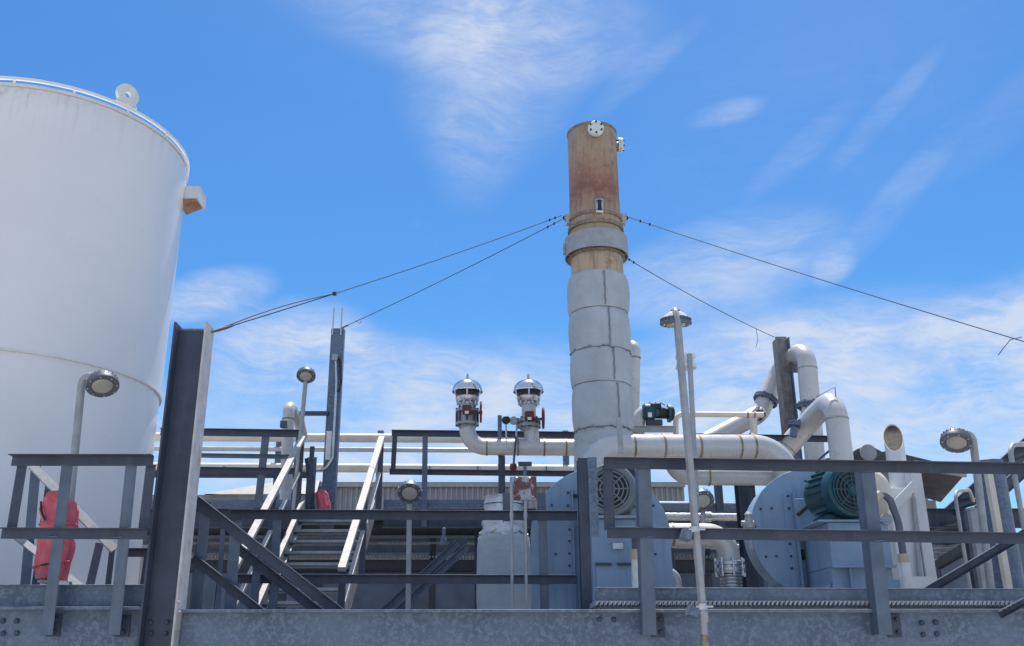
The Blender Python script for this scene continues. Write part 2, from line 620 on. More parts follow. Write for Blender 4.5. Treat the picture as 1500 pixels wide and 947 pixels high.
# lifting lug on the rim and trunnion box on the right flank
lp = P(196, 150, 9.55)
la = math.atan2(lp.y - TY, lp.x - TX)
lp = c + V((math.cos(la) * (TR - .0), math.sin(la) * (TR - .0), 0))
tan = V((-math.sin(la), math.cos(la), 0))
rad = V((math.cos(la), math.sin(la), 0))
sc_ = mpp(145, lp.y)
LR = 17 * sc_
lz = zat(140, lp.y)
m_ = MB()
NS = 28
outer = [(LR * math.cos(2 * math.pi * k / NS), LR * math.sin(2 * math.pi * k / NS)) for k in range(NS)]
inner = [(LR * .3 * math.cos(2 * math.pi * k / NS), LR * .3 * math.sin(2 * math.pi * k / NS)) for k in range(NS)]
vs = []
for dpt in (-.025, .025):
    for (a, b) in outer + inner:
        if b < -LR * .75 and (a, b) in outer:
            a = math.copysign(LR * .98, a) if abs(a) > LR * .5 else a * 1.7
            b = -LR * .95
        vs.append(V((lp.x, lp.y, lz)) + tan * a + UP * b + rad * dpt)
fs = []
for k in range(NS):
    k2 = (k + 1) % NS
    fs += [(k, k2, NS + k2, NS + k), (2 * NS + k2, 2 * NS + k, 3 * NS + k, 3 * NS + k2), (k2, k, 2 * NS + k, 2 * NS + k2), (NS + k, NS + k2, 3 * NS + k2, 3 * NS + k)]
m_.add(vs, fs)
part('lifting_lug', m_, 'white_paint', t)
bp = P(274, 292, 11.13)
ba = R(70 - 90 + 40)
sc_ = mpp(292, 11.1)
bw, bh = 21 * sc_, 31 * sc_
o_ = V((bp.x - .06, 11.16, zat(309, 11.16)))
m_ = MB()
m_.bb(o_.x, o_.x + .06 + bw, 11.0, 11.02, o_.z + .10, o_.z + bh)
m_.bb(o_.x, o_.x + .06 + bw, 11.30, 11.32, o_.z + .10, o_.z + bh)
m_.bb(o_.x, o_.x + .06 + bw, 11.02, 11.30, o_.z + bh - .02, o_.z + bh - .002)
m_.bb(o_.x + .04 + bw, o_.x + .06 + bw - .002, 11.02, 11.30, o_.z + .09, o_.z + bh - .02)
bx_ = part('trunnion_box', m_, 'white_paint', t)
m_ = MB()
m_.beam([(0, 0), (bw + .02, .1), (0, .1)], (o_.x + .02, 11.29, o_.z), (o_.x + .02, 11.03, o_.z), UP)
m_ = MB().add([(o_.x + .02, 11.03, o_.z), (o_.x + .02, 11.29, o_.z), (o_.x + .05 + bw, 11.29, o_.z + .1), (o_.x + .05 + bw, 11.03, o_.z + .1), (o_.x + .02, 11.03, o_.z + .1),
               (o_.x + .02, 11.29, o_.z + .1)], [(0, 1, 2, 3), (0, 3, 4), (1, 5, 2), (0, 4, 5, 1), (4, 3, 2, 5)])
part('gusset', m_, 'terra', t, 'rust stained underside of the trunnion box')

# ================================================================== front beams and big column
BZ = zat(893, 7.25)            # top of the main beam
BH = .46
YF, YW = 7.25, 7.35


def main_beam(x0, x1, label, zt):
    t = thing('platform_beam', label, 'steel beam', ((x0 + x1) / 2, YW, zt - BH), 'long front beams of the platform')
    pr = Ip(.2, BH, .022, .014)
    part('girder', MB().beam(pr, (x0, YW, zt - BH / 2), (x1, YW, zt - BH / 2)), 'galv', t, bev=.003)
    return t


CAX = P(283, 480, 7.3).x
CAW = .262
bmR = main_beam(CAX + CAW / 2 + .006, 7.2, 'long mottled galvanised platform beam right of the tall column', BZ)
bmL = main_beam(-7.0, CAX - CAW / 2 - .006, 'short bolted platform beam left of the tall column', zat(889, 7.25))


def bolts_on(beam, pts, r=.016):
    for (px, py) in pts:
        p = P(px, py, YW - .007)
        part('bolt', MB().bolt(p, TOCAM, r, .02), 'steel', beam)


bolts_on(bmL, [(5, 910), (25, 910), (5, 928), (25, 928)], .02)
bolts_on(bmR, [(878, 908), (899, 908), (1350, 913), (1370, 912), (1352, 930), (1372, 929)], .02)
ztop = zat(480, 7.3)
t = thing('steel_column', 'tall wide flange steel column with rusty top, in front of the white tank', 'column', (CAX, 7.33, 0))
FW = .215
m_ = MB()
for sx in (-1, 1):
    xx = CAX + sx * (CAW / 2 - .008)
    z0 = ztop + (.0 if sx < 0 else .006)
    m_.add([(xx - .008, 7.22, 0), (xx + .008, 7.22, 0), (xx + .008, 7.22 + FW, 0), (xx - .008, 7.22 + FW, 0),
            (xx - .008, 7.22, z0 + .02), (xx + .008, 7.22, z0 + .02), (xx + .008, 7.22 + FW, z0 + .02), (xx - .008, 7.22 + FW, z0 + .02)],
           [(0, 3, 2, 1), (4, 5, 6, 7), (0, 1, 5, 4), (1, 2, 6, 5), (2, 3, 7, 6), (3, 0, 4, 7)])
    part('flange', m_, 'steel' if sx < 0 else 'flange_lit', t, 'flange with rusty tip, coloured lighter for the light it catches' if sx > 0 else None)  # left dark, right pale: shade and light put into the flange colours
    m_ = MB()
part('web', MB().bb(CAX - CAW / 2 + .017, CAX + CAW / 2 - .017, 7.322, 7.334, 0, ztop - .02), 'steel', t)
part('cap_edge', MB().bb(CAX - CAW / 2 + .017, CAX + CAW / 2 - .017, 7.318, 7.338, ztop - .019, ztop - .004), 'rusty_steel', t)
for px, py in [(222, 912), (245, 912), (222, 928), (243, 928)]:
    part('bolt', MB().bolt(P(px, py, 7.322), TOCAM, .017, .02), 'steel', t)
for px, py in [(262, 883), (263, 897)]:
    part('bolt', MB().bolt(P(px, py, 7.215), TOCAM, .014, .02), 'galv_light', t)

# ================================================================== front railings
LW, LT = .078, .008


def rail_piece(p0, p1, w_=LW, h=LW, t_=LT, fu=1):
    """horizontal angle: vertical leg in the rail line, top leg pointing to the camera"""
    return MB().beam(Lp(w_, h, t_, fu, -1), p0, p1, UP)


def weld(t, px, py, Y):
    p = P(px, py, Y)
    part('weld_bead', MB().tube([p - V((.034, 0, 0)), p - V((.01, 0, .003)), p + V((.012, 0, .002)), p + V((.034, 0, 0))], .005, 6), 'steel_pale', t)


def post_piece(p0, p1, w_=.07, d=.06, fu=1):
    """vertical angle: one leg facing the camera, the other reaching back towards the beam"""
    return MB().beam(Lp(w_, d, .008, fu, -1), p0, p1, TOCAM)


Y1 = 7.17
t = LRAIL = thing('guard_rail', 'grey angle iron guard rail at the left front, before the white tank', 'railing', P(120, 889, Y1))
part('top_rail', rail_piece(P(19, 668, Y1), P(226, 668, Y1)), 'steel', t, bev=.002)
part('mid_rail', rail_piece(P(4, 774, Y1 + .012), P(217, 775, Y1 + .012), .05, .078), 'steel', t, bev=.002)
for (xt, xb) in ((90, 57), (184, 156)):
    part('post', post_piece(P(xb + 2, 931, Y1 + .005), P(xt, 681, Y1 + .005), .085, .15, 1), 'steel_pale', t, bev=.002)
for (xa, y0, y1) in ((24, 681, 774), (213, 681, 774)):
    x_ = P(xa, y0, Y1 + .02).x
    part('end_post', MB().beam(Lp(.075, .06, .008, 1, -1), (x_, Y1 + .03, zat(y1, Y1 + .03)), (x_, Y1 + .03, zat(y0, Y1 + .03)), TOCAM), 'steel', t, bev=.002)
for (xa) in (71, 172):
    p = P(xa, 917, 7.342)
    part('base_plate', MB().box((p.x + .045, 7.336, p.z), (.1, .012, .15)), 'steel', t)
    for dz in (-.045, .045):
        part('bolt', MB().bolt((p.x + .055, 7.33, p.z + dz), TOCAM, .016, .02), 'steel', t)

# return rail running back behind it, with its lit sloping brace
YB = 8.35
t = thing('guard_rail', 'grey return rail with pale sloping braces behind the left front guard rail', 'railing', P(90, 880, YB))
part('post', post_piece(P(28, 872, YB), P(46, 676, YB), .085, .06), 'steel_pale', t)
part('post', post_piece(P(122, 872, YB), P(140, 795, YB), .07, .06), 'steel_pale', t)
part('post', post_piece(P(44, 872, YB + .3), P(66, 712, YB + .3), .07, .06), 'steel_dark', t)
part('post', post_piece(P(152, 872, YB + .3), P(160, 806, YB + .3), .05, .05), 'steel_dark', t)
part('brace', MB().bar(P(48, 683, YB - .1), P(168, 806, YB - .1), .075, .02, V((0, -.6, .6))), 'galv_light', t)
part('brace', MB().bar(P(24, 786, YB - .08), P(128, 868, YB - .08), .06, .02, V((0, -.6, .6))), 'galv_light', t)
part('mid_rail', rail_piece(P(176, 804, YB + .02), P(222, 804, YB + .02), .05, .07), 'steel', t)
part('end_post', post_piece(P(203, 872, YB + .02), P(212, 806, YB + .02), .05, .05), 'steel', t)

# kick plate of the left platform
t = solo('kick_plate', MB().beam(Cp(.05, .17, .008, .008, 1), (-6.6, 7.36, BZ + .095), (CAX - CAW / 2 - .02, 7.36, BZ + .095)), 'galv',
         'grey kick plate along the left platform under the guard rail', 'kick plate', (CAX - 1.2, 7.36, BZ), bev=.002)
t = solo('deck_plate', MB().bb(-6.6, CAX - CAW / 2 - .02, 7.40, 9.0, BZ - .03, BZ + .002), 'steel', 'flat steel deck plate of the left platform', 'deck', (-4, 8, BZ - .03))

for px, py in ((96, 682), (190, 682), (78, 786), (172, 787)):
    weld(LRAIL, px, py, Y1 - .004)

# right front rail
t = thing('guard_rail', 'long grey guard rail across the right front, before the blowers', 'railing', P(1100, 889, Y1))
part('top_rail', rail_piece(P(884, 672, Y1), P(1530, 681, Y1)), 'steel', t, bev=.002)
part('mid_rail', rail_piece(P(889, 773, Y1 + .012), P(1530, 782, Y1 + .012), .05, .078), 'steel', t, bev=.002)
part('end_post', MB().beam(Lp(.075, .06, .008, 1, -1), (P(884, 690, Y1).x, Y1 + .03, zat(776, Y1 + .03)), (P(884, 690, Y1).x, Y1 + .03, zat(682, Y1 + .03)), TOCAM), 'steel', t, bev=.002)
for (xt, xb, yt) in ((934, 942, 684), (1262, 1288, 688)):
    part('post', post_piece(P(xb, 930, Y1 + .005), P(xt, yt, Y1 + .005), .098, .155, 1), 'steel_pale', t, 'flat wide post' if xt > 1000 else None, bev=.002)
    p = P(xb + 18, 917, 7.342)
    part('base_plate', MB().box((p.x + .015, 7.336, p.z), (.1, .012, .16)), 'steel', t)
    for dz in (-.045, .045):
        part('bolt', MB().bolt((p.x + .035, 7.33, p.z + dz), TOCAM, .016, .02), 'steel', t)
for px, py in ((943, 684), (1272, 691), (948, 787), (1288, 792)):
    weld(t, px, py, Y1 - .004)
tk = solo('kick_plate', MB().beam(Lp(.03, .14, .008, 1, -1), P(871, 861, 7.40), P(1545, 863, 7.40)), 'galv', 'long mottled kick plate along the right platform behind the rail posts', 'kick plate',
          P(1200, 889, 7.40), bev=.002)
# grating deck with open bar ends
DZ = zat(890, 7.3) + .012
t = thing('deck_grating', 'open steel bar grating the blowers stand on', 'grating', (3.6, 8.8, DZ))
m_ = MB()
x = P(872, 880, 7.32).x
xs = []
while x < 6.4:
    xs.append(x)
    x += .0325
for x in xs:
    m_.bb(x, x + .005, 7.30, 10.6, DZ, DZ + .034)
part('bearing_bar', m_, 'galv_light', t, kind='stuff')
m_ = MB()
y = 7.32
while y < 10.6:
    m_.bb(xs[0], xs[-1], y, y + .008, DZ + .024, DZ + .036)
    y += .1
part('cross_bar', m_, 'galv_light', t, kind='stuff')
m_ = MB()
for k in range(156):
    x = xs[0] + k * .033
    m_.add([(x, 7.293, DZ + .006), (x + .013, 7.293, DZ + .006), (x + .028, 7.293, DZ + .032), (x + .015, 7.293, DZ + .032),
            (x, 7.298, DZ + .006), (x + .013, 7.298, DZ + .006), (x + .028, 7.298, DZ + .032), (x + .015, 7.298, DZ + .032)],
           [(0, 1, 2, 3), (7, 6, 5, 4), (0, 4, 5, 1), (1, 5, 6, 2), (2, 6, 7, 3), (3, 7, 4, 0)])
part('serrated_edge', m_, 'galv_light', t, kind='stuff')

# middle front railing (over the stairs)
YM = 8.6
t = thing('guard_rail', 'lower grey guard rail crossing in front of the main stair', 'railing', P(600, 890, YM))
part('top_rail', rail_piece(P(338, 748, YM), P(845, 750, YM)), 'steel', t, bev=.002)
part('mid_rail', rail_piece(P(346, 842, YM + .012), P(845, 843, YM + .012), .05, .075), 'steel', t, bev=.002)
for (xt, xb, yt, wd) in ((400, 393, 757, .075), (789, 792, 757, .075), (341, 330, 752, .085)):
    part('post', post_piece(P(xb, 893, YM + .02), P(xt, yt, YM + .02), wd, .07), 'steel_pale', t, bev=.002)
part('post', post_piece(P(737, 764, YM + .1), P(736, 722, YM + .1), .07, .07), 'steel_pale', t)
part('post', post_piece(P(788, 764, YM + .1), P(787, 722, YM + .1), .075, .07), 'steel_pale', t)

# sloping handrails of the short front stair, descending to the right
YS = 7.75
t = thing('stair_rail', 'near sloping handrail of the short stair descending right', 'stair rail', P(340, 893, YS))
sl_p = MB().beam(Lp(.05, .085, .008, 1, -1), P(292, 727, YS), P(520, 905, YS))
part('top_rail', sl_p, 'steel', t, bev=.002)
part('mid_rail', MB().beam(Lp(.05, .07, .008, 1, -1), P(287, 812, YS), P(400, 902, YS)), 'steel', t, bev=.002)
part('post', post_piece(P(279, 893, YS + .02), P(294, 735, YS + .02), .085, .06), 'steel_pale', t, bev=.002)
part('post', post_piece(P(328, 893, YS + .02), P(337, 768, YS + .02), .09, .06), 'steel_pale', t, bev=.002)
YS2 = 8.5
t = thing('stair_rail', 'far sloping handrail of the short stair, partly behind the near one', 'stair rail', P(420, 893, YS2))
part('top_rail', MB().beam(Lp(.05, .085, .008, 1, -1), P(347, 793, YS2), P(490, 905, YS2)), 'steel', t)
part('post', post_piece(P(366, 893, YS2 + .02), P(371, 815, YS2 + .02), .07, .06), 'steel_pale', t)
part('post', post_piece(P(392, 893, YS2 + .02), P(398, 852, YS2 + .02), .07, .06), 'steel_pale', t)
part('post', post_piece(P(315, 893, YS2 + .02), P(323, 775, YS2 + .02), .04, .05), 'steel_pale', t)
solo('deck_plate', MB().bb(CAX + CAW / 2 + .02, P(870, 880, 7.5).x - .02, 7.47, 10.9, 1.70, 1.73), 'steel', 'lower steel deck plate in front of the main stair', 'deck', (-1, 9, 1.70))

# channel post at the left end of the right rail
YC = 7.75
t = thing('rail_post', 'tall grey channel post with a pale face left of the first blower motor', 'post', P(862, 890, YC))
x0 = P(862, 700, YC).x
part('face_plate', MB().bb(x0, P(875, 700, YC).x, YC, YC + .012, zat(786, YC), zat(670, YC)), 'galv', t)
part('stem', MB().beam(Cp(.08, .13, .008, .008, -1), (x0 + .0, YC + .09, BZ - .2), (x0 + .0, YC + .09, zat(672, YC + .05)), TOCAM), 'steel', t)

# ================================================================== upper deck and its frame (behind)
YU = 13.5
ZU = zat(748, 13.3)
t = thing('upper_deck', 'raised dark steel deck behind the stairs and blowers', 'deck', (0, 15, 0))
part('front_beam', MB().beam(Cp(.09, .26, .014, .01, 1), (-5.6, 13.4, ZU - .10), (-2.78, 13.4, ZU - .10)), 'steel', t)
part('front_beam', MB().beam(Cp(.09, .26, .014, .01, 1), (-1.50, 13.4, ZU - .10), (7.5, 13.4, ZU - .10)), 'steel', t)
part('deck_plate', MB().bb(-5.6, 7.5, 13.45, 14.7, ZU - .02, ZU + .02), 'steel_dark', t)
for yy in (14.3, 15.4, 16.6):
    part('joist', MB().beam(Ip(.12, .2, .012, .008), (-5.6, yy, ZU - .13), (7.5, yy, ZU - .13)), 'steel_dark', t)
for xx in (-5.4, -2.95, -.15, 2.3, 4.9, 7.2):
    part('leg', MB().beam(Ip(.18, .18, .012, .01), (xx, 13.75, 0), (xx, 13.75, ZU - .24), V((1, 0, 0))), 'steel', t)
    part('leg', MB().beam(Ip(.18, .18, .012, .01), (xx, 16.85, 0), (xx, 16.85, ZU - .24), V((1, 0, 0))), 'steel_dark', t)
# the kerb strip on the upper deck front
part('kick_plate', MB().bb(-1.50, .5, 13.38, 13.392, ZU + .05, ZU + .16), 'galv', t)
part('kick_plate', MB().bb(-5.6, -2.78, 13.38, 13.392, ZU + .05, ZU + .16), 'galv', t)

t = thing('guard_rail', 'upper deck guard rail on the left behind the tall column', 'railing', P(340, 748, YU))
part('top_rail', rail_piece(P(236, 628, YU), P(441, 631, YU), .06, .1), 'steel', t)
part('mid_rail', rail_piece(P(236, 684, YU), P(441, 687, YU), .05, .08), 'steel', t)
part('mid_rail', rail_piece(P(236, 664, YU + .03), P(441, 667, YU + .03), .04, .06), 'steel_pale', t)
part('post', post_piece(P(371, 752, YU + .02), P(384, 636, YU + .02), .11, .06), 'steel_pale', t)
part('post', post_piece(P(424, 752, YU + .02), P(434, 636, YU + .02), .075, .06), 'steel_pale', t)
t = thing('guard_rail', 'upper deck guard rail between the main stair and the stack', 'railing', P(700, 748, YU))
part('top_rail', rail_piece(P(574, 631, YU), P(852, 634, YU), .06, .085), 'steel', t)
part('mid_rail', rail_piece(P(571, 688, YU), P(852, 691, YU), .05, .075), 'steel', t)
part('end_post', post_piece(P(572, 690, YU + .02), P(575, 638, YU + .02), .07, .06), 'steel', t)
part('post', post_piece(P(617, 772, YU - .21), P(619, 638, YU - .21), .075, .06), 'steel_pale', t)
t = thing('guard_rail', 'upper deck guard rail right of the stack behind the pipes', 'railing', P(1100, 748, YU))
part('top_rail', rail_piece(P(1000, 636, YU), P(1228, 640, YU), .06, .085), 'steel', t)
part('mid_rail', rail_piece(P(1000, 690, YU), P(1228, 694, YU), .05, .075), 'steel', t)
part('post', post_piece(P(1170, 752, YU + .02), P(1160, 642, YU + .02), .1, .06), 'steel_pale', t)
part('brace', MB().bar(P(1168, 700, YU), P(1225, 652, YU), .05, .03), 'steel', t)

# ================================================================== main stair
t = thing('stair', 'steel stair with pale worn handrails climbing to the upper deck', 'stairs', (-2.2, 11, 0))
XL, XR = -2.655, -1.62
rise, run = .168, .25
NT_ = 11
for k in range(NT_):
    yy, zz = 13.2 - run * k, zat(761, 13.2) - rise * k
    part('tread', MB().bb(XL + .014, XR - .014, yy + .012, yy + .25, zz - .045, zz), 'steel_pale', t)
    part('nosing', MB().bb(XL + .014, XR - .014, yy, yy + .011, zz - .03, zz + .004), 'galv_light', t)
slope = V((0, -run, -rise)).normalized()
nrm = V((0, -rise, run)).normalized()
for X, sg in ((XL, -1), (XR, 1)):
    top = V((X, 13.42, zat(761, 13.2) + .19))
    bot = top + slope * 3.35
    prf = Cp(.065, .24, .012, .010, 1 if sg < 0 else -1)
    st_ = MB().beam(prf, bot, top, nrm)
    part('stringer', st_, 'stair_paint', t, bev=.002)
    # handrail: flat angle bar lit from above
    hx = X + (-.03 if sg < 0 else .06)
    ht = V((hx, 13.35, zat(761, 13.2) + .19 + .98))
    hb = ht + slope * 3.75
    part('handrail', MB().bar(hb, ht, .085, .05, nrm), 'stair_paint', t, bev=.004)
    part('knee_rail', MB().bar(hb - UP * .46, ht - UP * .46 + slope * .12, .05, .03, nrm), 'stair_paint', t)
    for q in (.05, 1.85, 3.65):
        b_ = ht + slope * q
        part('post', MB().bb(hx - .035, hx + .035, b_.y - .03, b_.y + .03, b_.z - .98, b_.z - .03), 'steel', t)
m_ = MB()
for k in range(12):
    for q in range(8):
        pass

# landing hoop boards beside the stair head
t = thing('gate', 'narrow grey swing gate at the head of the main stair', 'gate', P(458, 748, 13.4))
part('gate_post', MB().bb(P(452, 700, 13.4).x, P(458, 700, 13.4).x, 13.36, 13.42, ZU, zat(655, 13.4)), 'steel', t)
part('gate_frame', MB().bar(P(449, 672, 13.5), P(459, 748, 13.5), .05, .05), 'steel', t)
part('gate_panel', MB().bb(P(447, 700, 13.6).x, P(462, 700, 13.7).x, 13.70, 13.73, ZU + .06, zat(668, 13.6)), 'galv', t)
part('latch', MB().box(P(457, 700, 13.48), (.06, .05, .05)), 'steel', t)

# ================================================================== columns for the guy wires
YB2 = 14.0
t = thing('steel_column', 'slim grey channel column with two rods on top behind the stair', 'column', P(480, 748, YB2))
xb = P(488, 600, YB2).x
part('channel', MB().beam(Cp(.13, .2, .012, .010, -1), (xb, YB2, ZU - .3), (xb, YB2, zat(481, YB2)), V((-1, 0, 0))), 'galv', t, bev=.003)
for dx in (-6, 6):
    x_ = P(494 + dx, 480, YB2).x
    part('rod', MB().cyl((x_, YB2 - .02, zat(492, YB2)), UP, .012, zat(452, YB2) - zat(492, YB2), 8), 'stainless', t)
part('label_plate', MB().bb(P(478, 640, YB2).x, P(486, 640, YB2).x, YB2 - .012, YB2 - .006, zat(674, YB2), zat(632, YB2)), 'paper', t)
t = thing('conduit', 'thin grey conduit with junction box clipped to the slim column', 'conduit', P(484, 700, YB2 - .18))
yy = YB2 - .035
part('pipe', MB().tube(bend([P(455, 690, yy), P(476, 688, yy), P(487, 672, yy), P(493, 560, yy), P(492, 528, yy)], .12), .02, 10), 'stainless', t)
part('junction_box', MB().box(P(491, 524, yy), (.09, .08, .1)), 'galv_light', t, bev=.006)
part('cable_loop', MB().tube(bend([P(492, 518, yy), P(498, 530, yy), P(500, 560, yy), P(496, 576, yy), P(490, 574, yy)], .06), .014, 8), 'black', t)

YCc = 14.6
t = thing('steel_column', 'rust streaked column right of the stack holding a guy wire', 'column', P(1150, 740, YCc))
xc = P(1145, 600, YCc).x
part('web', MB().bb(P(1133, 500, YCc).x + .03, P(1152, 500, YCc).x, YCc - .02, YCc - .006, ZU, zat(494, YCc)), 'rusty_steel', t)
part('flange', MB().bb(P(1133, 500, YCc).x + .008, P(1133, 500, YCc).x + .028, YCc - .12, YCc + .1, ZU, zat(499, YCc)), 'rusty_steel', t)
part('flange', MB().bb(P(1152, 500, YCc).x + .002, P(1152, 500, YCc).x + .022, YCc - .1, YCc + .1, ZU, zat(497, YCc)), 'galv', t)
part('strut', MB().bar(P(1150, 541, YCc), P(1172, 541, YCc), .09, .1), 'rusty_steel', t)

# ================================================================== the stack
SY = 11.5
sx0 = P(880, 600, SY).x
SXT = P(871.5, 260, SY).x
# the axis is a true vertical; its foot is offset so both ends sit where the photograph has them within a pixel or two
SX = P(876, 430, SY).x
t = thing('exhaust_stack', 'tall rusty exhaust stack wrapped lower down in grey insulation jackets', 'stack', (SX, SY, 0))


def axp(py):
    return V((SX, SY, zat(py, SY)))


r_up = 36.0 * mpp(260, SY)
r_lo = 38.0 * mpp(390, SY)
zt, zr, zb = zat(197, SY), zat(352, SY), zat(425, SY)
c = V((SX, SY, 0))
zz1 = zat(318, SY)
m_ = MB().lathe([(r_up * 1.0, zz1), (r_up, zt), (r_up - .012, zt), (r_up - .012, zt - 1.2), (.01, zt - 1.2)], c, UP, 56, caps=False)
part('upper_pipe', m_, 'stack_rust', t)
part('lip', MB().ring(c, UP, r_up - .014, r_up + .008, zt - .03, zt + .004, 56), 'weld', t)
part('lower_pipe', MB().lathe([(r_lo, zat(440, SY)), (r_lo, zz1 - .06), (r_up + .004, zz1 - .01)], c, UP, 56), 'stack_rust', t)
part('weld_ring', MB().ring(c, UP, r_lo - .02, r_lo + .018, zz1 - .10, zz1 - .06, 56), 'weld', t)
part('weld_ring', MB().ring(c, UP, r_lo - .02, r_lo + .03, zz1 - .24, zz1 - .19, 56), 'weld', t)
# pale shroud ring
rr = 46 * mpp(350, SY)
zc0, zc1 = zat(360, SY - rr), zat(333, SY - rr)
part('shroud_ring', MB().ring(c, UP, rr - .012, rr, zc0, zc1, 64), 'galv_light', t)
m_ = MB()
for k in range(12):
    a = 2 * math.pi * (k + .4) / 12
    d = V((math.cos(a), math.sin(a), 0))
    m_.bar(c + d * (r_lo - .01) + UP * (zc0 + .05), c + d * (rr - .006) + UP * (zc0 + .05), .02, .06)
part('shroud_bracket', m_, 'rusty_steel', t)
part('shroud_floor', MB().ring(c, UP, r_lo - .01, r_lo + .03, zc0 - .03, zc0 - .005, 48), 'weld', t)
for k in range(2):
    pass
pp = V((SX - rr - .01, SY - .05, (zc0 + zc1) / 2 - .02))
part('clamp_lug', MB().box(pp, (.03, .07, .14)), 'weld_grey', t)


def nozzle(pos, ax, parent, r=.06, L=.12, fr=.105, name='flanged_nozzle'):
    ax = V(ax).normalized()
    n = part(name, MB().lathe([(r, -.05), (r, L)], pos, ax, 20), 'stainless', parent)
    part('flange', MB().lathe([(fr, L), (fr, L + .024)], pos, ax, 24), 'white_paint', n)
    part('blind_flange', MB().lathe([(fr * .97, L + .03), (fr * .97, L + .055), (fr * .9, L + .06)], pos, ax, 24), 'white_paint', n)
    _, u, v = frame(ax, UP if abs(ax.z) < .9 else V((0, 1, 0)))
    mm = MB()
    for k in range(6):
        a = 2 * math.pi * (k + .5) / 6
        mm.lathe([(.014, 0), (.014, .1)], V(pos) + ax * (L - .02) + (u * math.cos(a) + v * math.sin(a)) * fr * .78, ax, 6)
    part('bolts', mm, 'steel', n)
    return n


nozzle(V((SX - .0, SY - r_up, zat(190, SY - r_up - .12))), (0, -1, 0), t)
nozzle(V((SX + r_up - .01, SY - .02, zat(214, SY))), (1, 0, 0), t, .045, .03, .1)
# inspection port with sight glass
pz = zat(303, SY - r_up)
pt = part('inspection_port', MB().box((SX + .02, SY - r_up - .02, pz), (.11, .06, .22)), 'stainless', t, bev=.03)
part('sight_glass', MB().box((SX + .02, SY - r_up - .052, pz), (.05, .008, .15)), 'black', pt)
mm = MB()
for k in range(4):
    mm.bolt((SX + .02 + (-.042 if k % 2 else .042), SY - r_up - .05, pz + (-.06 if k < 2 else .06)), TOCAM, .014, .02)
part('bolts', mm, 'stainless', pt)
part('patch_plate', MB().lathe([(r_up + .004, pz - .2), (r_up + .004, pz + .2)], c, UP, 56, caps=False, wob=None), 'stack_rust', t)
# guy lugs
GZ = zat(322, SY)
lug_at = {}
for nm, ang_ in (('a', 188), ('b', -8), ('c', 60)):
    d = V((math.cos(R(ang_)), math.sin(R(ang_)), 0))
    b = c + d * (r_up + .02) + UP * GZ
    lg = part('guy_lug', MB().bar(c + d * (r_up - .01) + UP * GZ, c + d * (r_up + .085) + UP * GZ, .02, .12), 'worn_steel', t)
    part('guy_lug', MB().bar(c + d * (r_up - .005) + UP * (GZ - .09), c + d * (r_up + .06) + UP * (GZ - .09), .1, .016), 'worn_steel', t)
    part('shackle', MB().tube(bend([c + d * (r_up + .07) + UP * (GZ + .02), c + d * (r_up + .13) + UP * (GZ + .0), c + d * (r_up + .07) + UP * (GZ - .03)], .02), .012, 8), 'black', lg)
    lug_at[nm] = c + d * (r_up + .12) + UP * GZ

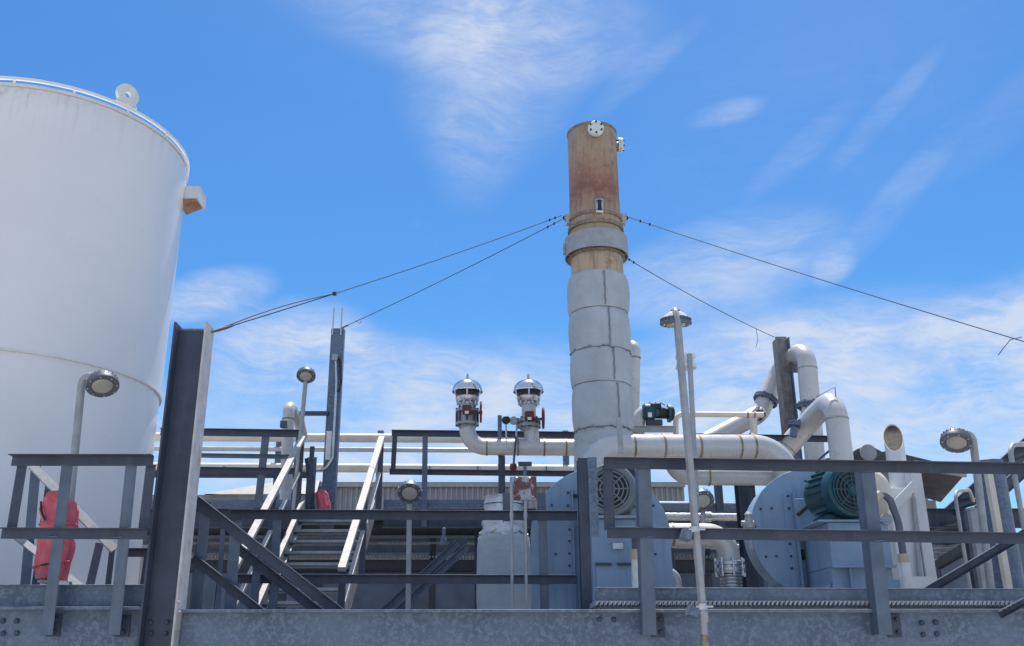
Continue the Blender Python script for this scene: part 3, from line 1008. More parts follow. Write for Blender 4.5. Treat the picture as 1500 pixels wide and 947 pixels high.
# insulation jackets
seams = [(404, 463), (463, 520), (520, 569), (569, 634), (634, 720)]
for i, (ya, yb_) in enumerate(seams):
    z1, z0 = zat(ya, SY), zat(yb_, SY)
    if i == 0:
        z1 = zat(410, SY)
    rb = 44.5 * mpp((ya + yb_) / 2, SY)
    if i == 4:
        rb *= .985
    prof = []
    N = 40
    for k in range(N + 1):
        f = k / N
        bulge = (1 - abs(2 * f - 1) ** 5)
        prof.append((rb * (.965 + .042 * bulge + (.01 if i != 4 else 0) * math.sin(f * math.pi)), z0 + .004 + (z1 - z0 - .008) * f))

    def wob(a, h, i=i, z0=z0, z1=z1):
        f = (h - z0) / (z1 - z0)
        ca, sa = math.cos(a), math.sin(a)
        n_ = noise.noise(V((ca * 2.2, sa * 2.2, h * 2.0 + i * 7))) * .028
        edge = max(0, abs(2 * f - 1) - .3)
        sag = noise.noise(V((ca * 3.6 + 4, sa * 3.6, i * 5.0 + h * 9))) * .013
        sag -= abs(noise.noise(V((ca * 2.6 + 2 * h, sa * 2.6, h * 17 + i)))) * .045 * edge
        cr = abs(noise.noise(V((ca * 5 + i, sa * 5, h * 11)))) * .018
        return n_ + sag - cr

    j = part('insulation_jacket', MB().lathe(prof, c, UP, 160, wob=wob), 'jacket', t, 'smooth pale lowest wrap' if i == 4 else None, ang=60)
    # laced seam facing the camera
    if i < 4:
        a0 = -R(84 - 2 * i) + R(4) * i
        mm = MB()
        ns = 9
        for q in (0, 1):
            pts = []
            for k in range(ns + 1):
                f = k / ns
                h = z0 + .02 + (z1 - z0 - .04) * f
                aa = a0 + (-.016 if q else .016) + .012 * math.sin(k * 2.1 + i)
                rr_ = rb * (.965 + .042 * (1 - abs(2 * f - 1) ** 5) + .012) + .0
                pts.append(c + V((math.cos(aa) * rr_, math.sin(aa) * rr_, h)))
            mm.tube(pts, .004, 6)
        part('seam_cord', mm, 'jacket_thread', j)
        mm = MB()
        for k in range(ns + 2):
            f = (k + .5) / (ns + 2)
            h = z0 + .02 + (z1 - z0 - .04) * f
            rr_ = rb * (.965 + .042 * (1 - abs(2 * f - 1) ** 5) + .014)
            a1 = a0 - .03 + .02 * (k % 2)
            a2 = a0 + .03
            mm.bar(c + V((math.cos(a1) * rr_, math.sin(a1) * rr_, h)), c + V((math.cos(a2) * rr_, math.sin(a2) * rr_, h + .01)), .004, .004)
        part('lacing', mm, 'jacket_thread', j)
    if i in (2, 4):
        mm = MB()
        for k in range(40):
            if random.random() < .25:
                continue
            aa = 2 * math.pi * k / 40
            rr_ = rb * (.975 if i != 4 else .985)
            q = c + V((math.cos(aa) * rr_, math.sin(aa) * rr_, z1 + .015 * math.sin(k * 1.7)))
            mm.box(q, (.03, .045, .010), Matrix.Rotation(aa, 3, 'Z'))
        part('lacing', mm, 'jacket_thread', j)
part('skirt', MB().lathe([(.33, 0), (.33, zat(718, SY))], c, UP, 48), 'fan_paint', t)

# ================================================================== guy wires


def guy_wire(p0, p1, label, sag=.12, tail=None, tb=None, r=.0052, double=0):
    p0, p1 = V(p0), V(p1)
    t = thing('guy_wire', label, 'cable', p1, 'guy wires of the stack')
    pts = []
    for k in range(25):
        f = k / 24
        pts.append(p0.lerp(p1, f) - UP * (sag * 4 * f * (1 - f)))
    part('cable', MB().tube(pts, r, 6), 'wire', t)
    if tb:
        a, b = pts[24 - tb[1]], pts[24 - tb[0]]
        d = (a - b)
        part('turnbuckle', MB().tube([b, b + d * .12, b + d * .3, b + d * .7, b + d * .88, a], .01, 8, rs=[.005, .010, .013, .013, .010, .005]), 'wire_rust', t)
    if double:
        q = [pts[24 - double].lerp(pts[24], k / 8) + UP * (.035 * math.sin(math.pi * k / 8)) for k in range(9)]
        part('doubled_end', MB().tube(q, r, 6), 'wire', t)
        part('cable_clip', MB().box(pts[24 - double], (.035, .03, .03)), 'wire', t)
    if tail:
        part('loose_tail', MB().tube(tail, r * .8, 6), 'wire', t)
    m = MB()
    for f in (.03, .055):
        q = p0.lerp(p1, f) - UP * (sag * 4 * f * (1 - f))
        m.box(q, (.022, .022, .028))
    part('cable_clip', m, 'wire', t)
    return t


endA = V((CAX + CAW / 2 + .01, 7.33, ztop - .03))
guy_wire(lug_at['a'] + UP * .03, endA, 'upper left guy wire from the stack to the tall column', .035, tb=(0, 1), double=6)
pB = P(500, 481, YB2 - .1)
guy_wire(lug_at['a'] - UP * .03, pB, 'lower left guy wire from the stack to the slim column with rods', .03, tail=[P(520, 470, YB2 - .3), P(527, 474, YB2 - .3), P(530, 470, YB2 - .3)], tb=(0, 1))
pRt = P(1497, 496, 8.6)
pEnd = lug_at['b'].lerp(pRt, 1.28)
guy_wire(lug_at['b'], pEnd, 'long right guy wire running out of the right edge', .04,
         tail=[P(1497, 494, 8.6), P(1480, 498, 8.6), P(1470, 510, 8.6), P(1462, 521, 8.6)])
t = thing('steel_column', 'grey anchor column of the right guy wire beyond the right edge', 'column', (pEnd.x + .09, pEnd.y, 0))
part('shaft', MB().beam(Ip(.16, .16, .012, .01), (pEnd.x + .09, pEnd.y, 0), (pEnd.x + .09, pEnd.y, pEnd.z + .08), V((1, 0, 0))), 'galv', t)
part('base_plate', MB().box((pEnd.x + .09, pEnd.y, .012), (.4, .4, .02)), 'galv', t)
pC = P(1134, 494, YCc - .06)
guy_wire(P(914, 376, SY + .35), pC, 'short guy wire from behind the stack to the rusty column', .05, tail=[P(1108, 482, YCc - .2), P(1110, 500, YCc - .2), P(1107, 509, YCc - .2)])

# ================================================================== pipes


def pipe(name, pts, r, label, m='clad', rad=None, bands=(), group=None, seg=22, bm='weld', cat='pipe', flanges=(), endcap=True):
    """bands: (segment index, fraction) where a weld band sits"""
    pts = [V(p) for p in pts]
    t = thing(name, label, cat, pts[-1], group)
    part('run', MB().tube(bend(pts, rad or r * 2.6, 10) if len(pts) > 2 else pts, r, seg), m, t, ang=50)
    for (i, f) in bands:
        a, b = pts[i], pts[i + 1]
        d = (b - a).normalized()
        part('weld_band', MB().lathe([(r * .98, -.012), (r + .006, -.010), (r + .006, .010), (r * .98, .012)], a.lerp(b, f), d, seg, caps=False), bm, t)
    for (i, f, fr) in flanges:
        a, b = pts[i], pts[i + 1]
        d = (b - a).normalized()
        q = a.lerp(b, f)
        for s_ in (-1, 1):
            fl = part('flange', MB().lathe([(fr, 0), (fr, .03)], q + d * (.004 if s_ > 0 else -.034), d, 24), 'galv', t)
        _, u, v = frame(d, UP if abs(d.z) < .9 else V((0, 1, 0)))
        mm = MB()
        for k in range(8):
            a_ = 2 * math.pi * k / 8
            mm.lathe([(.013, 0), (.013, .12)], q - d * .06 + (u * math.cos(a_) + v * math.sin(a_)) * fr * .86, d, 6)
        part('bolts', mm, 'steel', t)
    return t


# big white pipe bending from the blower to the run over the second blower
YP = 10.3
rp = 18.5 * mpp(655, YP)
pipe('process_pipe', [V((P(862, 655, YP).x, YP, DZ + .04)), P(862, 655, YP), P(1150, 655, YP + .3), V((P(1150, 655, YP + .3).x, YP + .3, DZ + .04))], rp, 'thick pale pipe bending over from beside the stack to the second blower', 'clad', .36,
     [(1, .22), (1, .37), (1, .55), (1, .755), (1, .83)])
rp2 = 13 * mpp(698, 10.8)
pipe('process_pipe', [P(985, 640, 10.8), P(985, 698, 10.8), P(1162, 699, 10.8)], rp2, 'pale pipe with elbow running level below the thick pale pipe', 'clad', .2, [(1, .3), (1, .14)])
pipe('process_pipe', [P(925, 745, 12.6), P(930, 507, 12.6), P(905, 507, 13.0), P(902, 560, 13.0)], 8.5 * mpp(560, 12.6), 'pale gooseneck pipe standing close behind the jacketed stack', 'clad', .12, [(0, .92)])
# pipe rack far left
t = thing('pipe_rack', 'level pale pipes on a rack running behind the stack and stair', 'pipe rack', P(600, 748, 16))
for (y, h, yy) in ((640, 6.5, 16), (657, 3.5, 16.1), (684, 6.5, 16)):
    p0, p1 = P(190, y + 0, yy), P(870, y + 4, yy)
    part('pipe', MB().tube([p0, p1], h * mpp(y, yy), 16), 'cream' if h > 4 else 'clad', t)
part('rack_beam', MB().beam(Ip(.1, .12, .01, .008), P(190, 694, 16), P(450, 695, 16)), 'steel', t)
for px in (262, 405, 555, 735, 830):
    p = P(px, 700, 16.15)
    part('rack_post', MB().bb(p.x - .05, p.x + .05, 16.14, 16.24, ZU, zat(632, 16.2)), 'galv', t)
mm = MB()
for px in (330, 420, 700, 770, 800, 630):
    q = P(px, 687, 16)
    mm.box(q + V((0, -.085, -.02)), (.02, .03, .1))
part('clip', mm, 'rusty_steel', t)

# vent header with two breather vents
YV = 12.3
rv = 12 * mpp(655, YV)
hd = pipe('vent_header', [P(684, 628, YV), P(690, 655, YV), P(850, 656, YV)], rv, 'pale vent header pipe feeding the two breather vents', 'clad', .24,
          [(1, .145), (1, .43), (1, .67), (1, .87)])
part('branch', MB().cyl(P(779, 654, YV), UP, rv * .9, zat(628, YV) - zat(654, YV), 20), 'clad', hd)
part('hanger', MB().bb(P(730, 680, YV).x, P(740, 680, YV).x, YV + .02, YV + .08, ZU - .1, zat(668, YV)), 'steel', hd)


def breather(px, py_valve, py_base, label, label2):
    x = P(px, 600, YV).x
    s = mpp(590, YV)
    zb, zv = zat(py_base, YV), zat(py_valve, YV)
    c = V((x, YV, 0))
    vt = thing('butterfly_valve', label2, 'valve', (x, YV, zb), 'handwheel valves under the breather vents')
    part('valve_body', MB().lathe([(rv * .92, zb), (rv * .92, zb + .05), (17 * s, zb + .05), (17 * s, zb + .085), (14 * s, zb + .09), (14 * s, zv + .02), (17 * s, zv + .025), (17 * s, zv + .06),
                                   (rv * .9, zv + .065)], c, UP, 28), 'galv_light', vt)
    mm = MB()
    for k in range(8):
        a = 2 * math.pi * k / 8
        mm.cyl(c + V((math.cos(a) * 15.5 * s, math.sin(a) * 15.5 * s, zb + .035)), UP, .014, zv - zb + .05, 6)
    part('bolts', mm, 'steel', vt)
    gb = part('gear_box', MB().box((x + .0, YV - .16, (zb + zv) / 2 + .12), (.12, .12, .11)), 'valve_red', vt, bev=.015)
    part('name_plate', MB().box((x, YV - .224, (zb + zv) / 2 + .07), (.05, .006, .035)), 'paper', gb)
    part('spindle', MB().cyl((x + .06, YV - .16, (zb + zv) / 2 + .08), V((1, 0, 0)), .016, .13, 10), 'valve_red', vt)
    hx = x + 20 * s
    hz = (zb + zv) / 2 + .09
    hw = part('handwheel', MB().tube([V((hx, YV - .16 + .13 * math.sin(R(20 * k)), hz + .13 * math.cos(R(20 * k)))) for k in range(19)], .014, 8, caps=False), 'valve_red', vt)
    mm = MB()
    for k in range(3):
        a = R(60 * k)
        dv = V((0, math.sin(a), math.cos(a))) * .13
        mm.bar(V((hx, YV - .16, hz)) - dv, V((hx, YV - .16, hz)) + dv, .02, .012, V((1, 0, 0)))
    mm.cyl((hx - .02, YV - .16, hz), V((1, 0, 0)), .03, .04, 10)
    part('spoke', mm, 'valve_red', hw)
    zn = zv + .068
    bt = thing('breather_vent', label, 'vent', (x, YV, zn), 'domed breather vents on the header')
    zf = zat(584, YV)
    part('neck', MB().lathe([(10.5 * s, zn), (10.5 * s, zf - .02)], c, UP, 28), 'clad', bt)
    part('neck_band', MB().ring(c, UP, 10 * s, 12 * s, zat(594, YV), zat(591, YV), 28), 'stainless', bt)
    part('flange', MB().lathe([(15 * s, zat(590, YV)), (16.5 * s, zat(588, YV)), (17.5 * s, zat(583, YV)), (16 * s, zat(581, YV))], c, UP, 32), 'stainless', bt)
    mm = MB()
    for k in range(10):
        a = 2 * math.pi * k / 10
        mm.cyl(c + V((math.cos(a) * 14.5 * s, math.sin(a) * 14.5 * s, zat(594, YV))), UP, .013, .1, 6)
    part('bolts', mm, 'stainless', bt)
    part('screen', MB().lathe([(16.5 * s, zat(581, YV)), (17 * s, zat(569, YV))], c, UP, 28), 'black', bt)
    mm = MB()
    for k in range(4):
        a = 2 * math.pi * (k + .0) / 4
        q0 = c + V((math.cos(a) * 15.5 * s, math.sin(a) * 15.5 * s, zat(583, YV)))
        q1 = c + V((math.cos(a) * 20.5 * s, math.sin(a) * 20.5 * s, zat(571, YV)))
        mm.bar(q0, q1, .022, .015)
    part('strap', mm, 'stainless', bt)
    zd = zat(574, YV)
    hgt = (zat(558, YV) - zd)
    dome = [(22.5 * s, zd - .008), (22.8 * s, zd)] + [(22 * s * math.cos(R(a)) ** .85, zd + .01 + hgt * math.sin(R(a))) for a in range(8, 90, 9)] + [(.012, zd + hgt + .012)]
    part('dome_cap', MB().lathe([(20 * s, zd - .006)] + dome, c, UP, 40), 'chrome', bt, ang=50)
    zk = zd + hgt
    part('finial', MB().lathe([(.03, zk), (.022, zk + .03), (.016, zk + .04), (.016, zk + .08), (.005, zk + .1)], c, UP, 12), 'stainless', bt)


breather(684.5, 607, 629, 'shiny domed breather vent, left of the two', 'butterfly valve with red handwheel on the elbow of the vent header')
breather(774.5, 622, 632, 'shiny domed breather vent, right of the two and nearer the stack', 'butterfly valve with red handwheel over the middle of the vent header')

# small gauges between them
t = thing('gauge', 'round dark gauge on a thin stem between the breather vents', 'gauge', P(741, 640, YV - .1))
part('dial', MB().lathe([(.05, -.02), (.055, 0), (.055, .03), (.045, .04)], P(741, 616, YV - .1), V((.2, -1, 0)), 20), 'black', t)
part('stem', MB().cyl(P(741.5, 660, YV - .1), UP, .012, zat(620, YV) - zat(660, YV), 8), 'stainless', t)
t = thing('gauge', 'pale green backed gauge leaning by the right breather vent', 'gauge', P(757, 640, YV - .1))
part('dial', MB().lathe([(.045, -.02), (.055, 0), (.055, .03), (.045, .04)], P(753, 617, YV - .1), V((-.5, -1, .1)), 20), 'galv_light', t)
part('stem', MB().tube([P(756, 650, YV - .14), P(757, 620, YV - .1)], .012, 8), 'stainless', t)
t = thing('support_post', 'short grey angle post beside the gauges', 'post', P(731, 640, YV))
part('post', MB().bb(P(729, 620, YV).x, P(735, 620, YV).x, YV - .02, YV + .03, zat(668, YV), zat(609, YV)), 'galv', t)
t = thing('drain_pipe', 'thin drain pipe with small valve under the vent header', 'pipe', P(752, 690, YV - .15))
part('run', MB().tube([P(756, 640, YV - .18), P(753, 672, YV - .18), P(752, 690, YV - .18)], .014, 8), 'steel', t)
part('valve', MB().lathe([(.03, 0), (.045, .03), (.045, .08), (.02, .1)], P(752, 690, YV - .18), UP, 12), 'valve_red', t)
t = thing('conduit', 'short grey conduit tee above the rusty panel', 'conduit', P(769, 700, 12))
part('stub', MB().cyl(P(769, 700, 12), UP, .022, .2, 10), 'galv', t)
part('cross_arm', MB().tube([P(759, 680, 12), P(779, 680, 12)], .03, 10), 'steel_dark', t)

# actuated valve right of the stack
YA = 12.0
t = thing('actuated_valve', 'dark green motor actuated valve right of the jacketed stack', 'valve', P(950, 640, YA))
q = P(946, 608, YA)
part('elbow', MB().tube(bend([P(934, 640, YA), P(936, 606, YA), P(952, 602, YA)], .14), .085, 16), 'clad', t)
part('gear_housing', MB().lathe([(.09, 0), (.11, .03), (.11, .14), (.085, .16), (.085, .2)], P(941, 604, YA - .06), V((1, 0, 0)), 24), 'motor_green', t)
part('motor', MB().lathe([(.075, 0), (.075, .14), (.1, .15), (.1, .2), (.07, .22)], P(962, 605, YA - .06), V((1, .1, 0)), 24), 'black', t)
part('end_cap', MB().lathe([(.115, 0), (.115, .035), (.05, .05)], P(978, 606, YA - .06), V((1, 0, 0)), 24), 'motor_green', t)
part('switch_box', MB().box(P(960, 596, YA - .1), (.14, .1, .07)), 'black', t, bev=.01)
part('name_plate', MB().box(P(952, 608, YA - .19), (.05, .01, .06)), 'paper', t)
part('mount', MB().box(P(958, 620, YA - .04), (.2, .12, .07)), 'steel', t)
mm = MB()
for px in (948, 957, 965):
    mm.tube([P(px, 598, YA - .08), P(px + 3, 590, YA - .08), P(px + 9, 594, YA - .1)], .007, 6)
part('cable', mm, 'black', t)
solo('support_bar', MB().beam(Ip(.05, .075, .008, .006), P(915, 629, YA - .1), P(990, 629, YA - .1)), 'galv_light', 'short pale slotted bar under the actuated valve', 'bar', P(950, 632, YA - .1))
pipe('small_pipe', [P(990, 648, 12.2), P(990, 607, 12.2), P(1118, 608, 12.2)], 4 * mpp(607, 12.2), 'thin cream pipe with elbow right of the actuated valve', 'cream', .1, [(1, .82), (1, .9)])
solo('support_bar', MB().bar(P(906, 612, 9.7), P(910, 664, 9.7), .05, .03, TOCAM), 'galv_light', 'thin pale upright flat bar in front of the thick pipe elbow', 'bar', P(910, 664, 9.7))

# gooseneck pipes right
YG = 14.2
rg = 14 * mpp(560, YG)
g1 = pipe('gooseneck_pipe', [P(1200, 745, YG), P(1180, 509, YG), P(1142, 540, YG + .9), P(1113, 606, YG + .8), P(1020, 655, YG + .5)], rg,
          'tallest pale gooseneck pipe beside the rusty column, sloping down left', 'clad', [.28, .25, .4], [(0, .86)], flanges=[(0, .625, .2), (2, .70, .2)], bm='weld_grey')
part('clamp', MB().ring(P(1189, 610, YG), UP, rg - .01, rg + .02, -.03, .03, 24), 'stainless', g1)
YG2 = 12.6
rg2 = 16.5 * mpp(640, YG2)
x_ = P(1232, 640, YG2).x
g2 = pipe('gooseneck_pipe', [V((P(1229, 640, YG2).x, YG2, zat(745, YG2))), V((P(1229, 640, YG2).x, YG2, zat(583, YG2))), P(1190, 612, YG2 + .9), P(1140, 672, YG2 + 1.0), P(1090, 660, YG2 + 1.0)], rg2,
          'shorter pale gooseneck pipe in front, with a round elbow top', 'clad', [.3, .5, .2], [(0, .80), (2, .75)], bm='weld_grey')
t = solo('guide_rod', MB().tube([P(1196, 582, YG2), P(1223, 567, YG2), P(1226, 598, YG2)], .008, 6), 'steel', 'thin bent rod above the shorter gooseneck', 'rod', P(1226, 598, YG2))
t = pipe('small_pipe', [P(1104, 640, 13), P(1104, 614, 13), P(1118, 600, 13)], .05, 'small rusty flanged stub on the white sloping pipe', 'cream', .06, flanges=[(1, .5, .09)])
pipe('small_pipe', [P(1162, 640, 13.3), P(1164, 616, 13.3)], .05, 'small grey stub pipe at the foot of the rusty column', 'galv', flanges=[(0, .8, .085)])

# left short pipe behind the stair
pL = pipe('standing_pipe', [P(418, 745, 14.2), P(423, 592, 14.2), P(438, 618, 14.9), P(443, 640, 15.2)], 8.5 * mpp(600, 14.2), 'short pale standing pipe left of the slim column', 'clad', [.14, .1], [(0, .85)])
part('bracket', MB().bar(P(411, 622, 14.0), P(420, 622, 14.0), .08, .1), 'steel_dark', pL)
solo('strut', MB().bar(P(440, 606, 14.1), P(481, 606, 13.95), .06, .06), 'steel', 'short level strut between the standing pipe and the slim column', 'strut', P(460, 606, 13.4))

# slant-cut vent pipe on white filter housing
YH = 10.9
xv = P(1311, 660, YH).x
rvv = 13.5 * mpp(655, YH)
t = thing('vent_pipe', 'white upright vent pipe with slant cut open mouth', 'vent', (xv, YH, zat(720, YH)))
zmid = zat(641, YH)
NS = 40
vs, fs = [], []
zlow = zat(722, YH)
tilt = 1.75
cd_ = V((xv, YH, 0)).normalized()
for (rr_, kind) in ((rvv, 0), (rvv, 1), (rvv - .005, 1), (rvv - .005, 2)):
    for k in range(NS):
        a = 2 * math.pi * k / NS
        x_, y_ = math.cos(a) * rr_, math.sin(a) * rr_
        z_ = zlow if kind == 0 else (zmid + (x_ * cd_.x + y_ * cd_.y) * tilt if kind == 1 else zmid - .45 + y_ * .0)
        vs.append(V((xv + x_, YH + y_, z_)))
for j in range(3):
    for k in range(NS):
        k2 = (k + 1) % NS
        fs.append((j * NS + k, j * NS + k2, (j + 1) * NS + k2, (j + 1) * NS + k))
part('run', MB().add(vs, fs), 'white_paint', t, ang=40)
# inside mesh screen of the mouth, following the cut
vs = [V((xv + math.cos(2 * math.pi * k / NS) * (rvv - .0055), YH + math.sin(2 * math.pi * k / NS) * (rvv - .0055), zmid - .012 + (math.cos(2 * math.pi * k / NS) * cd_.x + math.sin(2 * math.pi * k / NS) * cd_.y) * (rvv - .0055) * tilt)) for k in range(NS)]
mm = MB().add(vs + [q - UP * .01 for q in vs], [tuple(range(NS)), tuple(range(2 * NS - 1, NS - 1, -1))] + [(k, (k + 1) % NS, NS + (k + 1) % NS, NS + k) for k in range(NS)])
part('mouth_screen', mm, 'mesh_brown', t, 'brown mesh screen inside the slanted mouth')

t = thing('filter_housing', 'tall white duct housing with braces right of the green motor', 'housing', (xv, YH, DZ + .04))
zt_ = zat(716, YH - .2)
xr_ = P(1349, 700, YH - .25).x
xl_ = P(1298, 716, YH - .2).x
part('body', MB().bb(xl_, xr_ - .12, YH - .25, YH + .3, DZ + .04, zt_), 'white_paint', t, bev=.006)
part('side_panel', MB().bb(xr_ - .115, xr_, YH - .28, YH + .3, DZ + .04, zat(684, YH - .28)), 'white_paint', t, bev=.006)
part('brace', MB().bar(P(1300, 752, YH - .3), P(1340, 710, YH - .3), .09, .03, TOCAM), 'white_paint', t)
part('brace', MB().bar(P(1338, 728, YH - .3), P(1348, 850, YH - .3), .035, .03, TOCAM), 'galv_light', t)
part('base_step', MB().bb(xl_ - .05, xr_ - .1, YH - .5, YH - .26, DZ + .04, zat(846, YH - .4)), 'white_paint', t)

# corrugated conduit from the green motor
t = thing('flexible_conduit', 'curved black flexible conduit with pale sleeve right of the green motor', 'conduit', P(1330, 862, 8.2))
path = bend([P(1286, 726, 8.2), P(1300, 722, 8.2), P(1316, 765, 8.2), P(1324, 818, 8.2)], [.12, .5], 10)
part('hose', MB().tube(path, .03, 12), 'lamp_grey', t)
part('sleeve', MB().tube([P(1325, 822, 8.2), P(1334, 890, 8.2)], .04, 14), 'lamp_white', t)
part('collar', MB().tube([P(1323, 812, 8.2), P(1325, 824, 8.2)], .048, 14), 'beige', t)
part('fitting', MB().tube([P(1281, 732, 8.2), P(1290, 724, 8.2)], .04, 10), 'beige', t)
t = thing('junction_box', 'beige electrical box between green motor and white duct', 'electrical box', P(1290, 752, 8.6))
part('box', MB().box(P(1289, 742, 8.6), (.1, .1, .2)), 'beige', t, bev=.01)
part('cover_bolt', MB().lathe([(.05, 0), (.05, .05), (.02, .06)], P(1296, 762, 8.5), TOCAM, 16), 'galv_light', t)
pipe('elbow_pipe', [P(1262, 699, 9.8), P(1290, 699, 9.8), P(1293, 745, 9.8)], 13 * mpp(705, 9.8), 'short cream elbow pipe behind the green motor', 'cream', .14, [(0, .4)])

# ================================================================== blowers


def motor(t, cpos, ax, r, L, m, rear=.0):
    """electric motor; ax points out of its fan cover"""
    ax = V(ax).normalized()
    c = V(cpos)
    _, u, v = frame(ax, UP)
    bd = part('motor', MB().lathe([(r * .6, -L - .06), (r * .92, -L), (r * .95, -L + .04), (r * .95, -.12), (r * 1.0, -.115), (r * 1.0, -.03), (r * .96, -.008), (r * .80, 0)], c, ax, 40), m, t)
    mm = MB()
    for k in range(22):
        a = 2 * math.pi * k / 22
        d = u * math.cos(a) + v * math.sin(a)
        mm.bar(c - ax * (L - .05) + d * r * .95, c - ax * .13 + d * r * .95, .008, .04, d)
    part('cooling_fin', mm, m, bd)
    part('intake', MB().cyl(c + ax * .0005, ax, r * .74, .001, 32), 'black', bd)
    mm = MB()
    for q in (.2, .36, .52, .68, .80):
        mm.ring(c, ax, r * q - .0055, r * q + .0055, .001, .012, 36)
    for k in range(8):
        a = 2 * math.pi * k / 8
        d = u * math.cos(a) + v * math.sin(a)
        mm.bar(c + d * r * .1 + ax * .007, c + d * r * .8 + ax * .007, .011, .009, ax)
    mm.cyl(c + ax * .001, ax, r * .16, .016, 20)
    part('fan_grille', mm, m, bd)
    return bd


def scroll_outline(R_, base_l, base_r, base_h, n=40, a0=-30, a1=210):
    pts = [(R_ * math.cos(R(a0 + (a1 - a0) * k / n)), R_ * math.sin(R(a0 + (a1 - a0) * k / n))) for k in range(n + 1)]
    return pts + [(-base_l, base_h), (base_r, base_h)] if base_h is not None else pts


# first blower (left)
Yb = 9.0
s = mpp(770, Yb)
cb = P(880, 788, Yb)
t = thing('blower', 'blue grey centrifugal blower with grey motor, left of the two', 'blower', (cb.x, Yb, DZ + .04), 'centrifugal blowers on the grating')
Rb = 99 * s
zb = DZ + .04 - cb.z
ol = [(Rb * math.cos(R(-8 + 196 * k / 40)), Rb * math.sin(R(-8 + 196 * k / 40))) for k in range(41)] + [(-Rb, zb), (Rb, zb)]
part('housing', MB().prism(ol, cb, V((1, 0, 0)), UP, -.45), 'fan_paint', t, bev=.006)
ol2 = [(a * 1.035, b * 1.035 if b > zb + .02 else b) for a, b in ol]
part('rim_flange', MB().prism(ol2, cb - V((0, .012, 0)), V((1, 0, 0)), UP, -.012), 'fan_paint', t, bev=.003)
# split flange
xf = P(840, 790, Yb).x
part('split_flange', MB().bb(xf - .012, xf, Yb - .09, Yb - .013, zb + cb.z, zat(718, Yb)), 'fan_paint', t)
part('side_flange', MB().bb(P(786, 760, Yb).x, xf - .012, Yb - .035, Yb - .014, zat(756, Yb), zat(750, Yb)), 'fan_paint', t)
for px, py in ((808, 740), (832, 722), (832, 741), (814, 812), (834, 776), (834, 793), (834, 811), (834, 829), (957, 741), (960, 812), (955, 856), (900, 700)):
    part('bolt', MB().bolt(P(px, py, Yb - .012), TOCAM, .012, .02), 'steel', t)
# motor pedestal in front
pdx0, pdx1 = P(866, 800, Yb - .5).x, P(930, 800, Yb - .5).x
pd = part('pedestal', MB().bb(pdx0, pdx1, Yb - .55, Yb - .02, DZ + .04, zat(762, Yb - .5)), 'fan_paint', t, bev=.006)
part('access_panel', MB().bb(pdx0 + .03, pdx1 - .04, Yb - .575, Yb - .551, DZ + .06, zat(827, Yb - .55)), 'fan_paint', pd, bev=.004)
part('panel_edge', MB().bb(pdx0 + .02, pdx0 + .16, Yb - .60, Yb - .576, zat(829, Yb - .58), zat(825, Yb - .58)), 'steel', pd)
part('panel_edge', MB().bb(pdx1 - .17, pdx1 - .03, Yb - .60, Yb - .576, zat(829, Yb - .58), zat(825, Yb - .58)), 'steel', pd)
part('top_plate', MB().bb(pdx0 - .03, pdx1 + .02, Yb - .62, Yb - .02, zat(762, Yb - .5) + .002, zat(758, Yb - .5)), 'fan_paint', t)
mb_ = motor(t, P(893, 717, Yb - .62), (-.22, -1, 0), 39 * mpp(720, Yb - .6), .36, 'motor_grey')
part('terminal_box', MB().box(P(927, 732, Yb - .35), (.1, .14, .16)), 'beige', mb_, bev=.008)
part('foot', MB().bb(pdx0 + .08, pdx1 - .02, Yb - .5, Yb - .2, zat(758, Yb - .5), zat(747, Yb - .5)), 'motor_grey', mb_)
part('name_plate', MB().box(P(905, 800, Yb - .57), (.09, .006, .05)), 'stainless', t)
part('nameplate_slot', MB().box(P(843, 727, Yb - .02), (.05, .04, .03)), 'black', t)
t2 = thing('conduit', 'short pale upright conduit with brass collar before the left blower', 'conduit', P(931, 862, 8.2))
part('pipe', MB().tube([P(931.5, 890, 8.2), P(929.5, 815, 8.2)], 5 * mpp(840, 8.2), 14), 'lamp_white', t2)
part('collar', MB().tube([P(929.8, 820, 8.2), P(929.5, 805, 8.2)], 6.3 * mpp(810, 8.2), 14), 'beige', t2)
part('hose', MB().tube([P(929.5, 806, 8.2), P(929, 785, 8.2)], 4 * mpp(800, 8.2), 12), 'steel_dark', t2)

# second blower (right)
Yb = 9.2
s = mpp(780, Yb)
cb = P(1192, 780, Yb)
t = thing('blower', 'blue grey round blower with dark green motor, right of the two', 'blower', (cb.x, Yb, DZ + .04), 'centrifugal blowers on the grating')
Rb = 90 * s
zb = DZ + .04 - cb.z
ol = [(Rb * math.cos(R(k * 5)), Rb * math.sin(R(k * 5))) for k in range(72)]
part('housing', MB().prism(ol, cb, V((1, 0, 0)), UP, -.34), 'fan_paint', t, bev=.006)
ol2 = [(a * 1.03, b * 1.03) for a, b in ol]
part('rim_flange', MB().prism(ol2, cb - V((0, .012, 0)), V((1, 0, 0)), UP, -.012), 'fan_paint', t, bev=.003)
part('base_frame', MB().bb(cb.x - .35, cb.x + .75, Yb - .0, Yb + .48, DZ + .04, cb.z - Rb * .75), 'fan_paint', t)
xf = P(1158, 790, Yb).x
sf = part('split_flange', MB().bb(xf - .04, xf + .04, Yb - .032, Yb - .014, DZ + .045, zat(724, Yb - .03)), 'fan_paint', t, bev=.003)
part('split_flange', MB().bb(xf + .04, xf + .052, Yb - .1, Yb - .014, DZ + .045, zat(722, Yb - .05)), 'fan_paint', t)
for k, py in enumerate((727, 745, 797, 815, 833)):
    part('bolt', MB().bolt(P(1154 + k * 1.5, py, Yb - .034), TOCAM, .012, .02), 'steel', sf)
